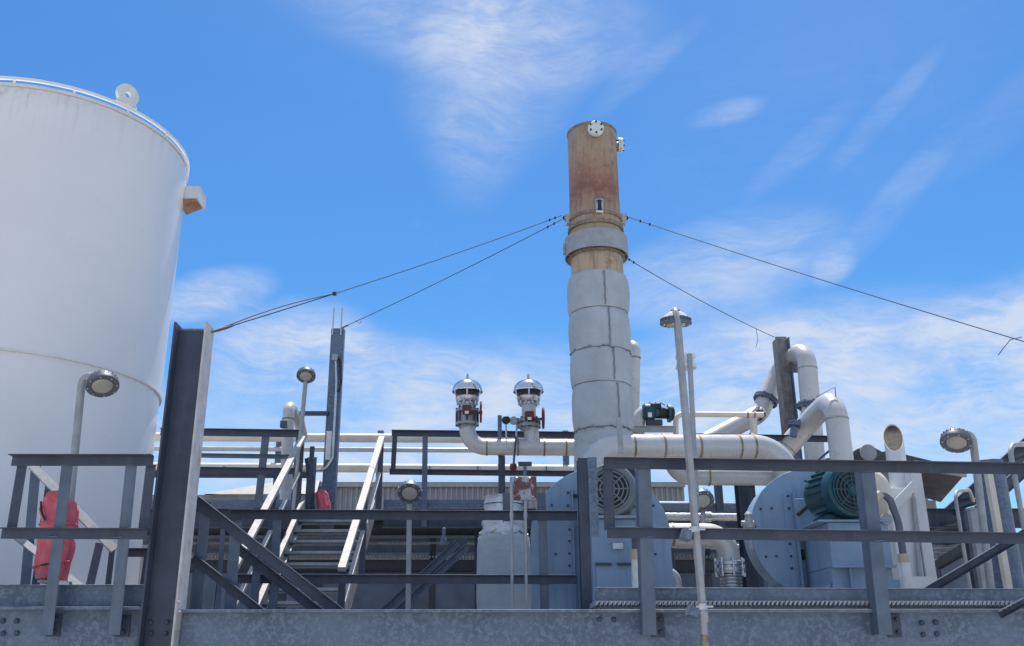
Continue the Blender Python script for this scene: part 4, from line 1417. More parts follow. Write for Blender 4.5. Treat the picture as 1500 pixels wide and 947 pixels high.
for px, py in ((1114, 746), (1130, 745), (1122, 816), (1137, 815), (1106, 772), (1180, 705)):
    part('bolt', MB().bolt(P(px, py, Yb - .012), TOCAM, .012, .02), 'steel', t)
part('guard_panel', MB().bb(P(1166, 750, Yb - .1).x, P(1192, 750, Yb - .1).x, Yb - .12, Yb - .02, zat(775, Yb - .1), zat(731, Yb - .1)), 'fan_paint', t, bev=.004)
part('slot', MB().lathe([(.05, 0), (.05, .004)], P(1176, 813, Yb - .02), TOCAM, 16), 'black', t)
m_ = MB()
pA, pBm, pCm, pD = P(1180, 870, Yb - .06), P(1184, 862, Yb - .06), P(1220, 829, Yb - .06), P(1220, 870, Yb - .06)
Yp = Yb - .75
px0, px1 = P(1217, 800, Yp).x, P(1306, 800, Yp).x
pd = part('pedestal', MB().bb(px0, px1, Yp + .02, Yb - .02, zat(830, Yp), zat(765, Yp)), 'fan_paint', t, bev=.006)
part('pedestal_top', MB().bb(px0 - .09, px1 + .02, Yp - .02, Yb - .02, zat(765, Yp) + .002, zat(762, Yp)), 'fan_paint', t)
part('pedestal_lip', MB().bb(px0 - .01, px1 + .01, Yp - .03, Yp + .018, zat(832, Yp), zat(828, Yp)), 'fan_paint', pd)
part('gusset', MB().prism([(0, 0), (.24, 0), (.24, .21)], (px0 - .24, Yp + .1, DZ + .05), V((1, 0, 0)), UP, -.5), 'fan_paint', t, bev=.004)
part('lower_panel', MB().bb(px0 + .002, px1, Yp + .06, Yb - .03, DZ + .045, zat(830, Yp) - .003), 'fan_paint', t)
part('rib', MB().bb(px0 + .14, px0 + .152, Yp + .0, Yp + .06, DZ + .05, zat(832, Yp)), 'fan_paint', t)
part('warning_label', MB().prism([(-.03, -.03), (.03, -.03), (.03, .03), (-.03, .03)], P(1196, 808, Yb - .017), V((.94, 0, .34)), V((-.34, 0, .94)), .002), 'yellow_tag', t, 'small orange warning sticker')
motor(t, P(1248, 718, Yp - .04), (.26, -1, 0), 39 * mpp(720, Yp), .42, 'motor_green')
part('motor_foot', MB().bb(px0 + .02, px1 - .04, Yp + .08, Yp + .45, zat(762, Yp), zat(752, Yp)), 'motor_green', t)
part('cable', MB().tube(bend([P(1168, 755, Yb - .15), P(1180, 745, Yb - .17), P(1200, 727, Yb - .4)], .2), .018, 8), 'black', t)
part('outlet_duct', MB().bb(cb.x + .3, cb.x + .62, Yb + .05, Yb + .4, DZ + .05, zat(800, Yb)), 'fan_paint', t)

# ================================================================== insulated drum, hose, rusty panel
YD = 10.0
s = mpp(820, YD)
cd = V((P(738, 820, YD).x, YD, 0))
t = thing('insulated_vessel', 'grey jacketed vessel with crumpled foil top behind the twin conduits', 'vessel', (cd.x, YD, 1.73))


def wobd(a, h):
    return .02 * noise.noise(V((math.cos(a) * 2, math.sin(a) * 2, h * 3))) - .018 * abs(noise.noise(V((math.cos(a) * 4, math.sin(a) * 4, h * 9))))


z0, z1 = 1.735, zat(781, YD)
prof = [(39.5 * s * q, z0 + (z1 - z0) * f) for q, f in ((.97, 0), (1, .03), (1.0, .3), (.99, .33), (1.01, .37), (1.02, .6), (1.0, .85), (.96, .95), (.86, .985), (.7, 1))]
pr2 = []
for (a, b), (c_, d_) in zip(prof, prof[1:]):
    for k in range(5):
        f = k / 5
        pr2.append((a + (c_ - a) * f, b + (d_ - b) * f))
pr2.append(prof[-1])
part('jacket', MB().lathe(pr2, cd, UP, 72, wob=wobd), 'jacket', t, ang=60)
zf0, zf1 = z1 - .02, zat(728, YD)
pr3 = [((33 - 5 * k / 14 + 1.5 * math.sin(k * 1.9)) * s, zf0 + (zf1 - zf0) * k / 14) for k in range(15)]
part('foil_wrap', MB().lathe(pr3, cd, UP, 60, wob=lambda a, h: .05 * noise.noise(V((math.cos(a) * 4, math.sin(a) * 4, h * 10)))), 'foil', t, 'crumpled shiny foil wrap', ang=60)
mm = MB()
for k in range(14):
    a = 2 * math.pi * k / 14 + .2
    q = cd + V((math.cos(a) * 33 * s, math.sin(a) * 33 * s, z1 - .015 + .02 * math.sin(k * 2.3)))
    mm.box(q, (.05, .07, .025), Matrix.Rotation(a, 3, 'Z') @ Matrix.Rotation(.4 * math.sin(k * 3), 3, 'X'))
part('foil_flap', mm, 'foil', t)
part('wire_tie', MB().ring(cd, UP, 27 * s, 31.5 * s, zat(741, YD), zat(740, YD), 40), 'steel', t)

YRp = 8.4
t = thing('sign_panel', 'peeling rusty square panel on the twin conduits', 'panel', P(770, 731, YRp), )
z0, z1 = zat(733, YRp), zat(698, YRp)
part('plate', MB().bb(P(752, 715, YRp).x, P(786, 715, YRp).x, YRp, YRp + .02, z0, z1), 'rust_panel', t, 'grey paint flaking off red rust', bev=.003)
for px, py in ((757, 701), (776, 701), (764, 728), (781, 728)):
    part('bolt', MB().bolt(P(px, py, YRp), TOCAM, .01, .012), 'stainless', t)
for px, nm in ((750, 'left of the twin upright conduits before the jacketed vessel'), (771, 'right of the twin upright conduits before the jacketed vessel')):
    zz = zat(735, YRp) if px == 771 else zat(700, YRp)
    t = thing('conduit', 'thin pale conduit, ' + nm, 'conduit', P(px, 889, YRp - .03), 'twin upright conduits')
    part('pipe', MB().tube([P(px + .3, 892, YRp - .035), V((P(px + .3, 892, YRp - .035).x, YRp - .035, zz))], .0135, 10), 'galv_light', t)
    part('coupling', MB().tube([V((P(px + .3, 892, YRp - .035).x, YRp - .035, zat(760, YRp))), V((P(px + .3, 892, YRp - .035).x, YRp - .035, zat(752, YRp)))], .018, 10), 'galv_light', t)

# elbow pipe and braided hose
YE = 9.4
re = 16 * mpp(790, YE)
xh = P(1069, 830, YE).x
t = pipe('hose_pipe', [P(965, 783, YE), V((xh, YE, P(965, 783, YE).z)), V((xh, YE, zat(822, YE)))], re, 'pale elbow pipe turning down into a ribbed hose between the blowers', 'clad', .2, [(0, .2)])
fl = part('flange', MB().lathe([(re * 1.25, 0), (re * 1.35, .02), (re * 1.35, .05), (re * 1.1, .055), (re * 1.1, .075), (re * 1.35, .08), (re * 1.35, .11), (re * 1.2, .12)],
                               (xh, YE, zat(841, YE)), UP, 28), 'stainless', t)
mm = MB()
for k in range(8):
    a = 2 * math.pi * k / 8
    mm.cyl((xh + math.cos(a) * re * 1.28, YE + math.sin(a) * re * 1.28, zat(845, YE)), UP, .013, .17, 6)
part('bolts', mm, 'stainless', fl)
pr = []
zz = DZ + .05
k = 0
while zz < zat(842, YE):
    pr += [(re * .88, zz), (re * 1.02, zz + .012), (re * 1.02, zz + .02)]
    zz += .032
part('ribbed_hose', MB().lathe(pr, (xh, YE, 0), UP, 28), 'stainless', t)
t = pipe('elbow_pipe', [P(975, 838, 9.6), P(991, 838, 9.6), P(993, 890, 9.6)], 7 * mpp(840, 9.6), 'small pale elbow pipe low beside the left blower', 'clad', .1)

# blue posts between blowers
for (px, pxb, y0, y1, wd, lab, Yq) in ((1088, 1092, 690, 775, 23, 'dark blue square post left of the green motor blower', 11.2),):
    q = P(px, y0, Yq)
    w_ = wd * mpp(y0, Yq)
    t = thing('support_post', lab, 'post', (q.x, Yq, DZ))
    part('post', MB().beam(Ip(w_, .2, .014, .012), (q.x, Yq, DZ), (q.x, Yq, zat(690, Yq)), TOCAM), 'steel', t)
    part('saddle', MB().bb(q.x - w_ * .6, q.x + w_ * .6, Yq - .12, Yq + .12, zat(690, Yq) + .001, zat(686, Yq)), 'steel', t)
for (px, y0, y1, Yq, wd, lab) in ((915, 670, 690, 11.0, 26, 'short blue support under the thick pale pipe'), (1096, 668, 690, 10.9, 8, 'thin clamp post under the thick pipe, near its right elbow'),
                                  (1050, 690, 745, 12.8, 10, 'narrow grey support post under the lower pale pipe')):
    q = P(px, y0, Yq)
    w_ = wd * mpp(y0, Yq)
    t = thing('support_post', lab, 'post', (q.x, Yq, DZ))
    part('post', MB().bb(q.x - w_ / 2, q.x + w_ / 2, Yq - .05, Yq + .05, DZ, zat(y0, Yq) - .002), 'steel', t)
    part('cap_plate', MB().bb(q.x - w_ * .65, q.x + w_ * .65, Yq - .07, Yq + .07, zat(y0, Yq) - .001, zat(y0, Yq) + .012), 'steel', t)
# clamp on the pipe (a U-bolt) near x=1103
solo('pipe_clamp', MB().ring(P(1101, 655, 10.6), V((1, 0, 0)), rp, rp + .02, -.012, .012, 28), 'galv', 'thin grey strap clamp round the thick pale pipe by its right elbow', 'clamp', P(1101, 655, 10.6))

# small stainless valve assembly by the post
t = thing('valve', 'small pale hand valve between the hose pipe and the blue post', 'valve', P(1098, 775, 9.0))
part('body', MB().lathe([(.03, 0), (.05, .01), (.05, .04), (.03, .05), (.03, .12), (.04, .13), (.02, .16)], P(1098, 775, 9.0), UP, 16), 'galv_light', t)
part('outlet', MB().tube([P(1086, 767, 9.0), P(1104, 767, 9.0)], .025, 10), 'galv_light', t)
part('stem', MB().tube([P(1098, 775, 9.0), P(1100, 805, 9.0)], .03, 10), 'galv_light', t)

# ================================================================== lamps


def lamp(base, headpos, lens_dir, r, label, arm_side=0, pole_r=.024, white=False, bendpt=None, group='round floodlights on poles', thick=.1):
    base, hp = V(base), V(headpos)
    ld = V(lens_dir).normalized()
    t = thing('floodlight', label, 'floodlight', base, group)
    if bendpt is not None:
        pts = bend([base, V(bendpt), hp - ld * thick * .9], .07)
    else:
        pts = [base, hp - ld * thick * .6]
    part('pole', MB().tube(pts, pole_r, 12), 'galv_light', t)
    hm = 'lamp_white' if white else 'lamp_grey'
    hd = part('housing', MB().lathe([(r * .35, -thick - .03), (r * .45, -thick), (r * .82, -thick + .012), (r * .9, -thick + .03), (r * .9, -thick * .45), (r * .98, -thick * .42), (r, -thick * .3), (r, -.008),
                                     (r * .95, 0), (r * .66, -.004), (r * .63, -.012)], hp, ld, 36), hm, t)
    _, u, v = frame(ld, UP if abs(ld.z) < .9 else V((0, 1, 0)))
    mm = MB()
    for k in range(22):
        a = 2 * math.pi * k / 22
        d = u * math.cos(a) + v * math.sin(a)
        mm.bar(hp + d * r * .89 - ld * thick * .72, hp + d * r * .89 - ld * thick * .42, .008, .022, d)
    part('heat_fin', mm, hm, hd)
    part('lens', MB().lathe([(r * .63, -.006), (r * .58, .003), (r * .35, .008), (.002, .010)], hp, ld, 32), 'lens', t, ang=60)
    mm = MB()
    for k in range(8):
        a = 2 * math.pi * (k + .5) / 8
        d = u * math.cos(a) + v * math.sin(a)
        mm.bolt(hp + d * r * .85 - ld * .003, ld, .008, .012)
    part('screw', mm, 'stainless', hd)
    part('knuckle', MB().tube([hp - ld * (thick + .05), hp - ld * thick * .8], .036, 12), 'lamp_grey', t)
    return t


YL = 8.1
lamp(P(88, 885, YL), P(150, 567, YL - .15), (.30, -.42, -.86), 23 * mpp(565, YL), 'floodlight on a bent pole in front of the white tank', bendpt=P(121, 549, YL + .0), pole_r=.034)
lamp(P(430, 748, 13.3), P(448, 552, 13.2), (.02, -.55, -.83), 14 * mpp(550, 13.2), 'small floodlight on a straight pole left of the slim column', bendpt=P(449, 545, 13.3), pole_r=.032)
lamp(P(598, 893, 9.6), P(600, 724, 9.45), (.02, -.72, -.7), 18 * mpp(722, 9.5), 'low floodlight on a straight pole right of the main stair', bendpt=P(600, 716, 9.6), pole_r=.026)
lamp(P(1028, 890, 10.0), P(1030, 735, 9.8), (.05, -.8, -.6), 17 * mpp(735, 9.8), 'low floodlight half hidden behind the tall pole by the pipes', bendpt=P(1030, 726, 9.95), pole_r=.026)
lamp(P(1455, 893, 8.6), P(1401, 650, 8.45), (-.30, -.42, -.86), 22 * mpp(645, 8.5), 'floodlight on a bent pole at the right, pointing left', bendpt=P(1424, 634, 8.6), pole_r=.034)
# tall pole lamp facing down and away
YT = 7.02
hp = P(990, 477, YT + .12)
tl = lamp(P(1034, 968, YT), hp, (.0, .18, -1), 23.5 * mpp(475, YT), 'tall pole floodlight clamped to the right front rail, facing away', bendpt=None, pole_r=.02, thick=.075)
part('pole', MB().tube([P(1034, 968, YT), P(1030, 890, YT), P(993.5, 474, YT), P(990, 458, YT + .03), P(989, 455, YT + .08)], .0245, 14), 'galv_light', tl)
part('dome_top', MB().lathe([(.1, 0), (.085, .03), (.05, .05), (.01, .06)], hp + UP * .055, UP, 20), 'lamp_white', tl)
for (px, py) in ((1018, 776), (1029, 889)):
    q = P(px, py, YT)
    part('clamp', MB().ring(q, V((.08, 0, -1)), .024, .036, -.02, .02, 16), 'stainless', tl)
    part('clamp_bracket', MB().box(q + V((-.055, .07, -.03)), (.07, .16, .07), Matrix.Rotation(.35, 3, 'Y')), 'galv', tl)
    part('clamp_bolt', MB().tube([q + V((-.05, -.02, 0)), q + V((.07, -.02, 0))], .009, 8), 'stainless', tl)
part('coupling', MB().tube([P(1030.6, 896, YT), P(1031.8, 912, YT)], .031, 14), 'galv_light', tl)
part('union', MB().tube([P(1032.2, 930, YT), P(1032.5, 947, YT)], .0255, 12), 'weld', tl)
# white bell lamp behind
YT2 = 9.2
t = thing('bell_light', 'white bell shaped light on a thin pole behind the tall pole', 'light', P(1018, 650, YT2))
q = P(1005, 540, YT2)
s = mpp(525, YT2)
part('bell', MB().lathe([(15 * s, 0), (15.5 * s, .01), (12 * s, 11 * s), (11.5 * s, 13 * s)], q, UP, 28), 'lamp_white', t)
part('cap', MB().lathe([(11 * s, 13.2 * s), (14.5 * s, 16 * s), (14.5 * s, 20 * s), (8 * s, 22 * s)], q, UP, 28), 'lamp_white', t)
part('pole', MB().tube([P(1021, 745, YT2 - .12), P(1010, 519, YT2 - .12)], .026, 12), 'galv_light', t)
part('knuckle', MB().tube([P(1009, 524, YT2 - .1), P(1009, 524, YT2 + .1)], .04, 10), 'lamp_white', t)

# ================================================================== red covers


def red_cover(rows, Y, label, depth, extra=True):
    q = P((rows[-1][1] + rows[-1][2]) / 2, rows[-1][0], Y)
    t = thing('cover', label, 'cover', q, 'red vinyl covers')
    vs, fs = [], []
    NS = 40
    # resample rows
    rr = []
    for (a, b) in zip(rows, rows[1:]):
        for k in range(6):
            f = k / 6
            rr.append([a[i] + (b[i] - a[i]) * f for i in range(3)])
    rr.append(rows[-1])
    for i, (py, xa, xb) in enumerate(rr):
        pa, pb = P(xa, py, Y), P(xb, py, Y)
        c = (pa + pb) / 2
        hw = (pb.x - pa.x) / 2
        for k in range(NS):
            a = 2 * math.pi * k / NS
            fold = 1 + .16 * noise.noise(V((math.cos(a) * 2.2, math.sin(a) * 2.2, i * .12 + q.x))) + .075 * math.sin(a * 6 + i * .10 + 1.5 * noise.noise(V((i * .15, a, 3)))) * min(1, i / 6)
            fold -= .10 * abs(noise.noise(V((math.cos(a) * 3.1, math.sin(a) * 3.1, i * .22 + 9))))
            d = depth * (.75 if i < 3 else 1)
            vs.append(c + V((math.cos(a) * hw * fold, math.sin(a) * d * fold, .012 * noise.noise(V((a * 2, i * .4, 1))))))
    for i in range(len(rr) - 1):
        for k in range(NS):
            k2 = (k + 1) % NS
            fs.append((i * NS + k, i * NS + k2, (i + 1) * NS + k2, (i + 1) * NS + k)[::-1])
    fs.append(tuple(range(NS)))
    fs.append(tuple(range(len(rr) * NS - 1, (len(rr) - 1) * NS - 1, -1)))
    part('bag', MB().add(vs, fs), 'red_vinyl', t, ang=50)
    return t, rr


t, rr = red_cover([(721, 80, 88), (725, 73, 93), (730, 66, 101), (738, 61, 110), (749, 59, 115), (766, 61, 113), (775, 60, 111), (782, 59, 108), (800, 57, 105), (826, 53, 100), (849, 55, 95)], 7.75,
                  'crumpled red vinyl cover over equipment at the left front', .11)
# flap hem and cord
hem = []
for k in range(13):
    a = math.pi * (1 + k / 12)
    q = (P(60, 769, 7.75) + P(113, 769, 7.75)) / 2
    hem.append(q + V((math.cos(a) * .148, math.sin(a) * .125, .0)))
part('flap_hem', MB().tube(hem, .008, 6), 'red_vinyl', t)
hem2 = []
for k in range(13):
    a = math.pi * (1 + k / 12)
    q = (P(53, 825, 7.75) + P(100, 825, 7.75)) / 2
    hem2.append(q + V((math.cos(a) * .133, math.sin(a) * .122, -.045 + .06 * k / 12)))
part('flap_hem', MB().tube(hem2, .008, 6), 'red_vinyl', t)
part('cord', MB().tube([P(79, 790, 7.61), P(82, 800, 7.60), P(78, 815, 7.61), P(79, 825, 7.61), P(60, 828, 7.62)], .007, 6), 'black', t)
part('cord', MB().tube([P(60, 735, 7.66), P(60, 748, 7.64), P(66, 762, 7.63)], .009, 6), 'black', t)
t = thing('equipment_stand', 'small grey stand with pale nozzle below the left red cover', 'stand', P(75, 885, 7.75))
part('post', MB().cyl((P(76, 860, 7.75).x, 7.75, BZ), UP, .04, zat(846, 7.75) - BZ, 14), 'galv', t)
part('plate', MB().box(P(80, 853, 7.75), (.2, .16, .02)), 'galv_light', t)
part('nozzle', MB().tube([P(84, 857, 7.66), P(103, 857, 7.64)], .025, 12), 'stainless', t)
t, rr = red_cover([(719, 468, 477), (723, 461, 480), (733, 463, 482), (742, 465, 484), (749, 464, 484)], 13.56, 'smaller crumpled red vinyl cover at the head of the main stair', .09)
t = thing('equipment_stand', 'short stub post hidden under the smaller red cover', 'stand', P(473, 748, 13.56))
part('post', MB().cyl((P(473, 745, 13.56).x, 13.56, ZU + .02), UP, .04, .12, 12), 'galv', t)
part('base_plate', MB().box((P(473, 745, 13.56).x, 13.56, ZU + .026), (.14, .1, .01)), 'galv', t)

# ================================================================== diagonal braces
t = thing('knee_brace', 'diagonal double angle brace between the main stair and the vessel', 'brace', P(560, 893, 10.4))
part('angle', MB().beam(Lp(.07, .07, .008, 1, -1), P(545, 905, 10.4), P(668, 792, 10.4), V((-.7, 0, .7))), 'steel_pale', t)
part('angle', MB().beam(Lp(.07, .07, .008, 1, -1), P(566, 905, 10.43), P(682, 797, 10.43), V((-.7, 0, .7))), 'steel_pale', t)
part('gusset_plate', MB().prism([(-.12, -.05), (.07, -.05), (.12, .03), (.10, .07), (-.04, .07)], P(668, 800, 10.46), V((1, 0, 0)), UP, .012), 'steel', t)
part('hanger_rod', MB().lathe([(.035, 0), (.035, .06), (.02, .065), (.02, .16), (.012, .17)], P(650, 797, 10.3), UP, 12), 'galv', t)
t = thing('knee_brace', 'slotted channel brace rising to the right behind the right front rail', 'brace', P(1355, 866, 7.9))
pA, pBm = P(1350, 870, 7.9), P(1520, 770, 7.9)
part('channel', MB().beam(Cp(.045, .065, .005, .005, 1), pA, pBm, V((-.5, 0, .86))), 'steel', t)
mm = MB()
for k in range(16):
    mm.box(pA.lerp(pBm, .62 + k * .022) + V((-.0, -.05, .034)), (.022, .012, .012), Matrix.Rotation(-.55, 3, 'Y'))
part('slot', mm, 'black', t, kind='stuff')
t = thing('strut', 'short slotted channel end bolted low on the right beam', 'strut', P(1475, 895, 7.22))
part('channel', MB().beam(Cp(.04, .05, .005, .005, 1), P(1463, 901, 7.23), P(1500, 881, 7.23), V((-.5, 0, .86))), 'steel', t)
mm = MB()
for k in range(5):
    mm.box(P(1467 + k * 7, 897 - k * 3.7, 7.17), (.018, .012, .014), Matrix.Rotation(-.55, 3, 'Y'))
part('slot', mm, 'black', t)

# ================================================================== right-hand background
# round grey column
YR = 10.2
xq = P(1465, 780, YR).x
t = thing('steel_column', 'thick round grey column at the right edge', 'column', (xq, YR, 0))
part('shaft', MB().cyl((xq, YR, 0), UP, 20.5 * mpp(760, YR), zat(676, YR), 32), 'galv', t, bev=.005)
part('seam', MB().ring((xq, YR, 0), UP, 20 * mpp(760, YR), 21 * mpp(760, YR), zat(718, YR), zat(716, YR), 32), 'galv', t)
part('base_collar', MB().ring((xq, YR, 0), UP, 20 * mpp(760, YR), 23 * mpp(760, YR), zat(866, YR), zat(862, YR), 32), 'galv', t)
# ladder hoops
for (pxa, pxb, yt, yb_, Yq, lab) in ((1398, 1420, 720, 880, 11.2, 'thin bent grab rail left of the round column'), (1478, 1520, 652, 880, 9.8, 'pale bent grab rail at the right edge')):
    t = solo('grab_rail', MB().tube(bend([V((P(pxa, yt, Yq).x, Yq, 1.9)), V((P(pxa, yt, Yq).x, Yq, zat(yt, Yq))), P(pxb, yt - 2, Yq + .3), P(pxb + 6, yt + 14, Yq + .6)], .14), .026 if pxa > 1450 else .02, 12), 'galv_light',
             lab, 'grab rail', (P(pxa, yt, Yq).x, Yq, 1.9))
# upright pale posts left of the round column
for (px, wd, yt, Yq, m, lab) in ((1424, 11, 748, 10.9, 'galv_light', 'pale flat upright post left of the round column'), (1412, 6, 752, 11.4, 'steel', 'narrow dark upright beside the pale flat post'),
                                 (1447, 8, 690, 10.0, 'cream', 'cream upright conduit tight against the round column')):
    q = P(px, yt, Yq)
    w_ = wd * mpp(yt, Yq)
    t = thing('support_post', lab, 'post', (q.x, Yq, 0))
    part('post', MB().bb(q.x - w_ / 2, q.x + w_ / 2, Yq - .04, Yq + .04, 0, q.z), m, t)
    part('cap', MB().bb(q.x - w_ * .6, q.x + w_ * .6, Yq - .05, Yq + .05, q.z + .001, q.z + .02), m, t)

# far stair seen from below, sky between its treads
t = thing('stair', 'dark far stair seen from below at the right, sky between its treads', 'stairs', P(1360, 800, 14))
Yk = 14.0
pa, pb = P(1350, 786, Yk), P(1570, 590, Yk)
dv = V((0, -1.3, 0))
sd_ = (pb - pa).normalized()
part('stringer', MB().beam(Ip(.07, .15, .012, .01), pa, pb), 'steel_dark', t)
part('stringer', MB().beam(Ip(.07, .15, .012, .01), pa + dv, pb + dv), 'steel_dark', t)
n_ = 13
for k in range(n_):
    q = pa.lerp(pb, (k + .5) / n_)
    part('tread', MB().bb(q.x - .07, q.x + .07, Yk + dv.y + .05, Yk - .05, q.z - .02, q.z + .02), 'steel_dark', t)
for dy in (0, dv.y):
    part('leg', MB().bb(pa.x - .05, pa.x + .05, Yk - .05 + dy, Yk + .05 + dy, 0, pa.z - .08), 'steel_dark', t)
    q = pa.lerp(pb, .9)
    part('leg', MB().bb(q.x - .05, q.x + .05, Yk - .05 + dy, Yk + .05 + dy, 0, q.z - .08), 'steel_dark', t)

# second slatted level lower right
t = thing('slatted_shelf', 'lower dark frame with pale slats behind the pale upright posts', 'frame', P(1400, 830, 15))
pa, pb = P(1366, 800, 15), P(1470, 742, 15)
part('side_beam', MB().beam(Ip(.1, .16, .014, .01), pa - UP * .3, pb - UP * .3), 'steel_dark', t)
for k in range(7):
    q = pa.lerp(pb, (k + .5) / 7)
    part('slat', MB().bar(q - UP * .2, q - UP * .2 + V((.1, 1.6, .1)), .12, .03), 'galv_light', t)
part('leg', MB().bb(pa.x - .04, pa.x + .04, 14.96, 15.04, 0, pa.z - .35), 'steel_dark', t)

# canopy roof at the far right
t = thing('canopy', 'dark canopy roof seen from below behind the white duct', 'canopy', P(1360, 760, 17))
Ya, Yd = 15.5, 19.5
e0, e1 = P(1236, 652, 18.5), P(1430, 694, 15.2)
vs = [P(1342, 684, 15.2), P(1413, 696, 15.2), P(1378, 736, 17.6), P(1342, 726, 17.6)]
up_ = UP * .12
part('soffit', MB().add(vs + [q + up_ for q in vs], [(0, 3, 2, 1), (4, 5, 6, 7), (0, 1, 5, 4), (1, 2, 6, 5), (2, 3, 7, 6), (3, 0, 4, 7)]), 'roof_dark', t)
part('fascia', MB().bar(P(1340, 681, 15.15), P(1415, 693, 15.15), .05, .14), 'siding', t)
part('soffit_panel', MB().bb(P(1345, 730, 17.7).x, P(1368, 730, 17.7).x, 17.65, 18.6, zat(770, 17.7), zat(734, 17.7)), 'wall_grey', t)
part('leg', MB().bb(P(1352, 740, 18.2).x, P(1360, 740, 18.2).x, 18.1, 18.25, 0, zat(768, 17.7)), 'steel_dark', t)
# old saw-tooth roof behind the vent pipe
t = thing('shed', 'low dark roofed shed with box vent behind the slant cut vent pipe', 'building', (P(1290, 700, 20).x, 20, 0))
z0 = zat(690, 20)
xa, xb_ = P(1205, 680, 20).x, P(1352, 680, 20).x
part('wall', MB().bb(xa, xb_, 20, 24, 0, z0), 'wall_grey', t)
ridge = [(xa - .1, z0), (xb_ + .4, z0 - .05), (xb_ + .3, z0 + .12), (P(1300, 668, 20).x, zat(664, 20)), (P(1252, 668, 20).x, zat(668, 20)), (xa - .1, zat(676, 20))]
part('roof', MB().prism([(a - xa, b - z0) for a, b in ridge], (xa, 19.8, z0 + .003), V((1, 0, 0)), UP, -4.3), 'roof_dark', t)
xv0, xv1 = P(1251, 662, 19.6).x, P(1279, 662, 19.6).x
zv = zat(676, 19.6)
vb = part('roof_vent', MB().prism([(0, 0), (xv1 - xv0, 0), (xv1 - xv0 + .1, .17), ((xv1 - xv0) * .6, .32), (.0, .22)], (xv0, 19.4, zv), V((1, 0, 0)), UP, -.6), 'roof_dark', t, bev=.02)
part('vent_mouth', MB().lathe([(.17, 0), (.17, .05), (.14, .06)], ((xv0 + xv1) / 2, 19.39, zv + .13), TOCAM, 20), 'wall_grey', t)

# ================================================================== left and centre background
t = thing('process_building', 'pale ribbed metal building low behind the upper deck', 'building', (-2.5, 20, 0))
zt_ = zat(707, 20)
xa, xb_ = P(420, 715, 20).x, P(1000, 715, 20).x
part('wall', MB().bb(xa, xb_, 20.06, 27, 0, zt_ - .02), 'siding', t)
mm = MB()
x = xa
while x < xb_:
    mm.add([(x, 20.058, 0), (x + .02, 20.02, 0), (x + .05, 20.02, 0), (x + .07, 20.058, 0), (x, 20.058, zt_ - .03), (x + .02, 20.02, zt_ - .03), (x + .05, 20.02, zt_ - .03), (x + .07, 20.058, zt_ - .03)],
           [(0, 1, 5, 4), (1, 2, 6, 5), (2, 3, 7, 6), (4, 5, 6, 7)])
    x += .11
part('wall_rib', mm, 'siding', t, kind='stuff')
part('gutter', MB().bb(xa - .05, xb_ + .05, 19.94, 20.05, zt_ - .10, zt_ - .0), 'siding', t)
part('roof', MB().add([(xa, 20.0, zt_ + .003), (xb_, 20.0, zt_ + .003), (xb_, 27, zt_ + .1), (xa, 27, zt_ + .1)], [(0, 1, 2, 3)]), 'siding', t)
# low wing with hipped roof left of it
wl = P(300, 726, 19.7).x
zl = zat(724, 19.6)
part('wing_wall', MB().bb(P(120, 726, 19.7).x, xa + .6, 19.7, 19.95, 0, zl), 'wall_grey', t)
part('wing_roof', MB().add([(wl, 19.6, zl + .004), (xa + .7, 19.6, zl + .004), (xa + .7, 19.9, zat(704, 19.9)), (P(395, 704, 19.9).x, 19.9, zat(704, 19.9) - .05), (wl, 23, zl + .004), (xa + .7, 23, zat(704, 19.9) + .003)],
                           [(0, 1, 2, 3), (0, 3, 4), (3, 2, 5, 4)]), 'siding', t)

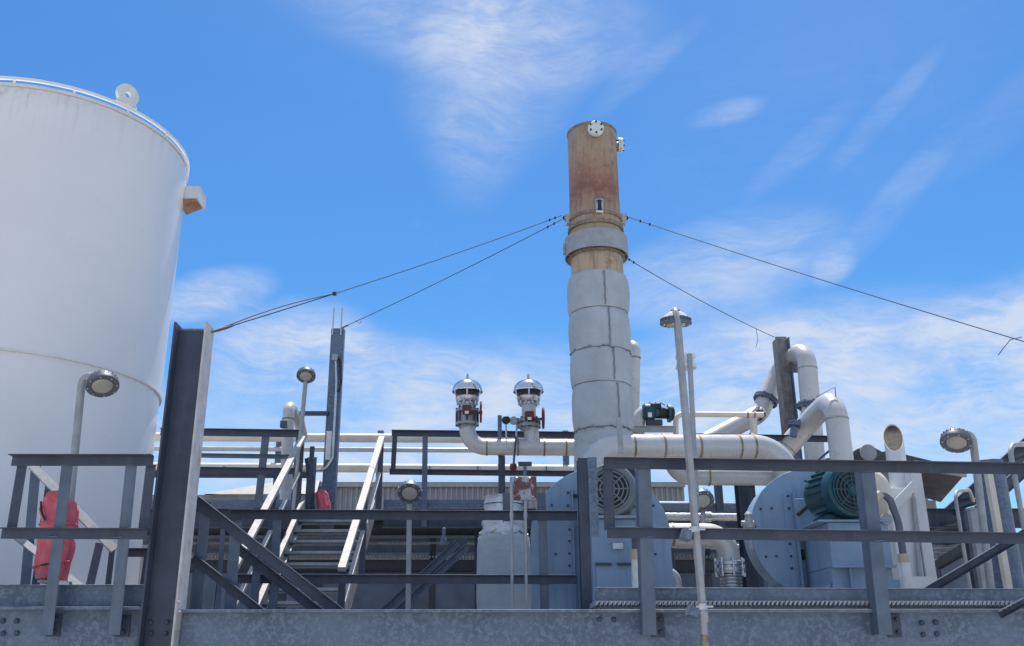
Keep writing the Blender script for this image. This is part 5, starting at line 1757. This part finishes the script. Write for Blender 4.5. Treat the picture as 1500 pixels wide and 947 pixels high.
# rear concrete panel wall and grating walkway under the upper deck
t = thing('rear_wall', 'dim concrete panel wall under the upper deck', 'wall', (0, 18, 0))
xw = -6.2
k = 0
while xw < 11.5:
    part('panel', MB().bb(xw + .006, xw + 1.194, 18.0, 18.1, 0.0, 1.64), 'wall_grey' if xw < 5 else 'steel_dark', t)
    part('panel', MB().bb(xw + .006, xw + 1.194, 18.0, 18.1, 1.652, 2.45), 'wall_grey' if xw < 5 else 'steel_dark', t)
    part('panel', MB().bb(xw + .006, xw + 1.194, 17.97, 18.1, 2.462, 3.62), 'navy', t)
    xw += 1.2
t = thing('walkway', 'dim grating walkway with pale toothed edge under the upper deck', 'walkway', (0, 15.5, 0))
zw = zat(815, 14.9)
part('edge_beam', MB().beam(Cp(.08, .2, .012, .01, 1), (-4.6, 14.9, zw - .16), (5.2, 14.9, zw - .16)), 'steel', t)
mm = MB()
x = -4.6
while x < 5.2:
    mm.bb(x, x + .025, 14.83, 16.3, zw - .03, zw - .0)
    x += .05
part('bearing_bar', mm, 'galv_light', t, kind='stuff')
part('rail', MB().tube([(-4.6, 14.95, zat(786, 14.9)), (5.2, 14.95, zat(786, 14.9))], .022, 10), 'galv', t)
part('rail', MB().tube([(-4.6, 14.95, zat(795, 14.9)), (5.2, 14.95, zat(795, 14.9))], .018, 10), 'rusty_steel', t)
for xx in (-4.5, -.9, 1.4, 3.3, 5.1):
    part('leg', MB().bb(xx - .05, xx + .05, 14.99, 15.09, 0, zat(784, 14.9)), 'steel', t)

# low level pipework between the blowers
for (py, r_, Yq, x0, x1, m, lab) in ((757, .05, 12.4, 965, 1100, 'stainless', 'bright thin pipe low behind the two blowers, upper'), (742, .07, 13.0, 965, 1100, 'galv', 'thick grey pipe low behind the two blowers'),
                                     (800, .03, 12.2, 975, 1090, 'galv_light', 'thin pale pipe below the bright ones between the blowers')):
    t = thing('service_pipe', lab, 'pipe', P(x0, py, Yq))
    part('run', MB().tube([P(x0, py, Yq), P(x1, py + 1, Yq)], r_, 14), m, t)
    part('coupling', MB().tube([P(x0 + 66, py + .5, Yq), P(x0 + 76, py + .6, Yq)], r_ * 1.35, 14), m, t)
    for px in (x0 + 10, x1 - 8):
        q = P(px, py, Yq)
        part('hanger', MB().bb(q.x - .015, q.x + .015, Yq - .01, Yq + .01, 0, q.z - r_ * .9), 'steel', t)
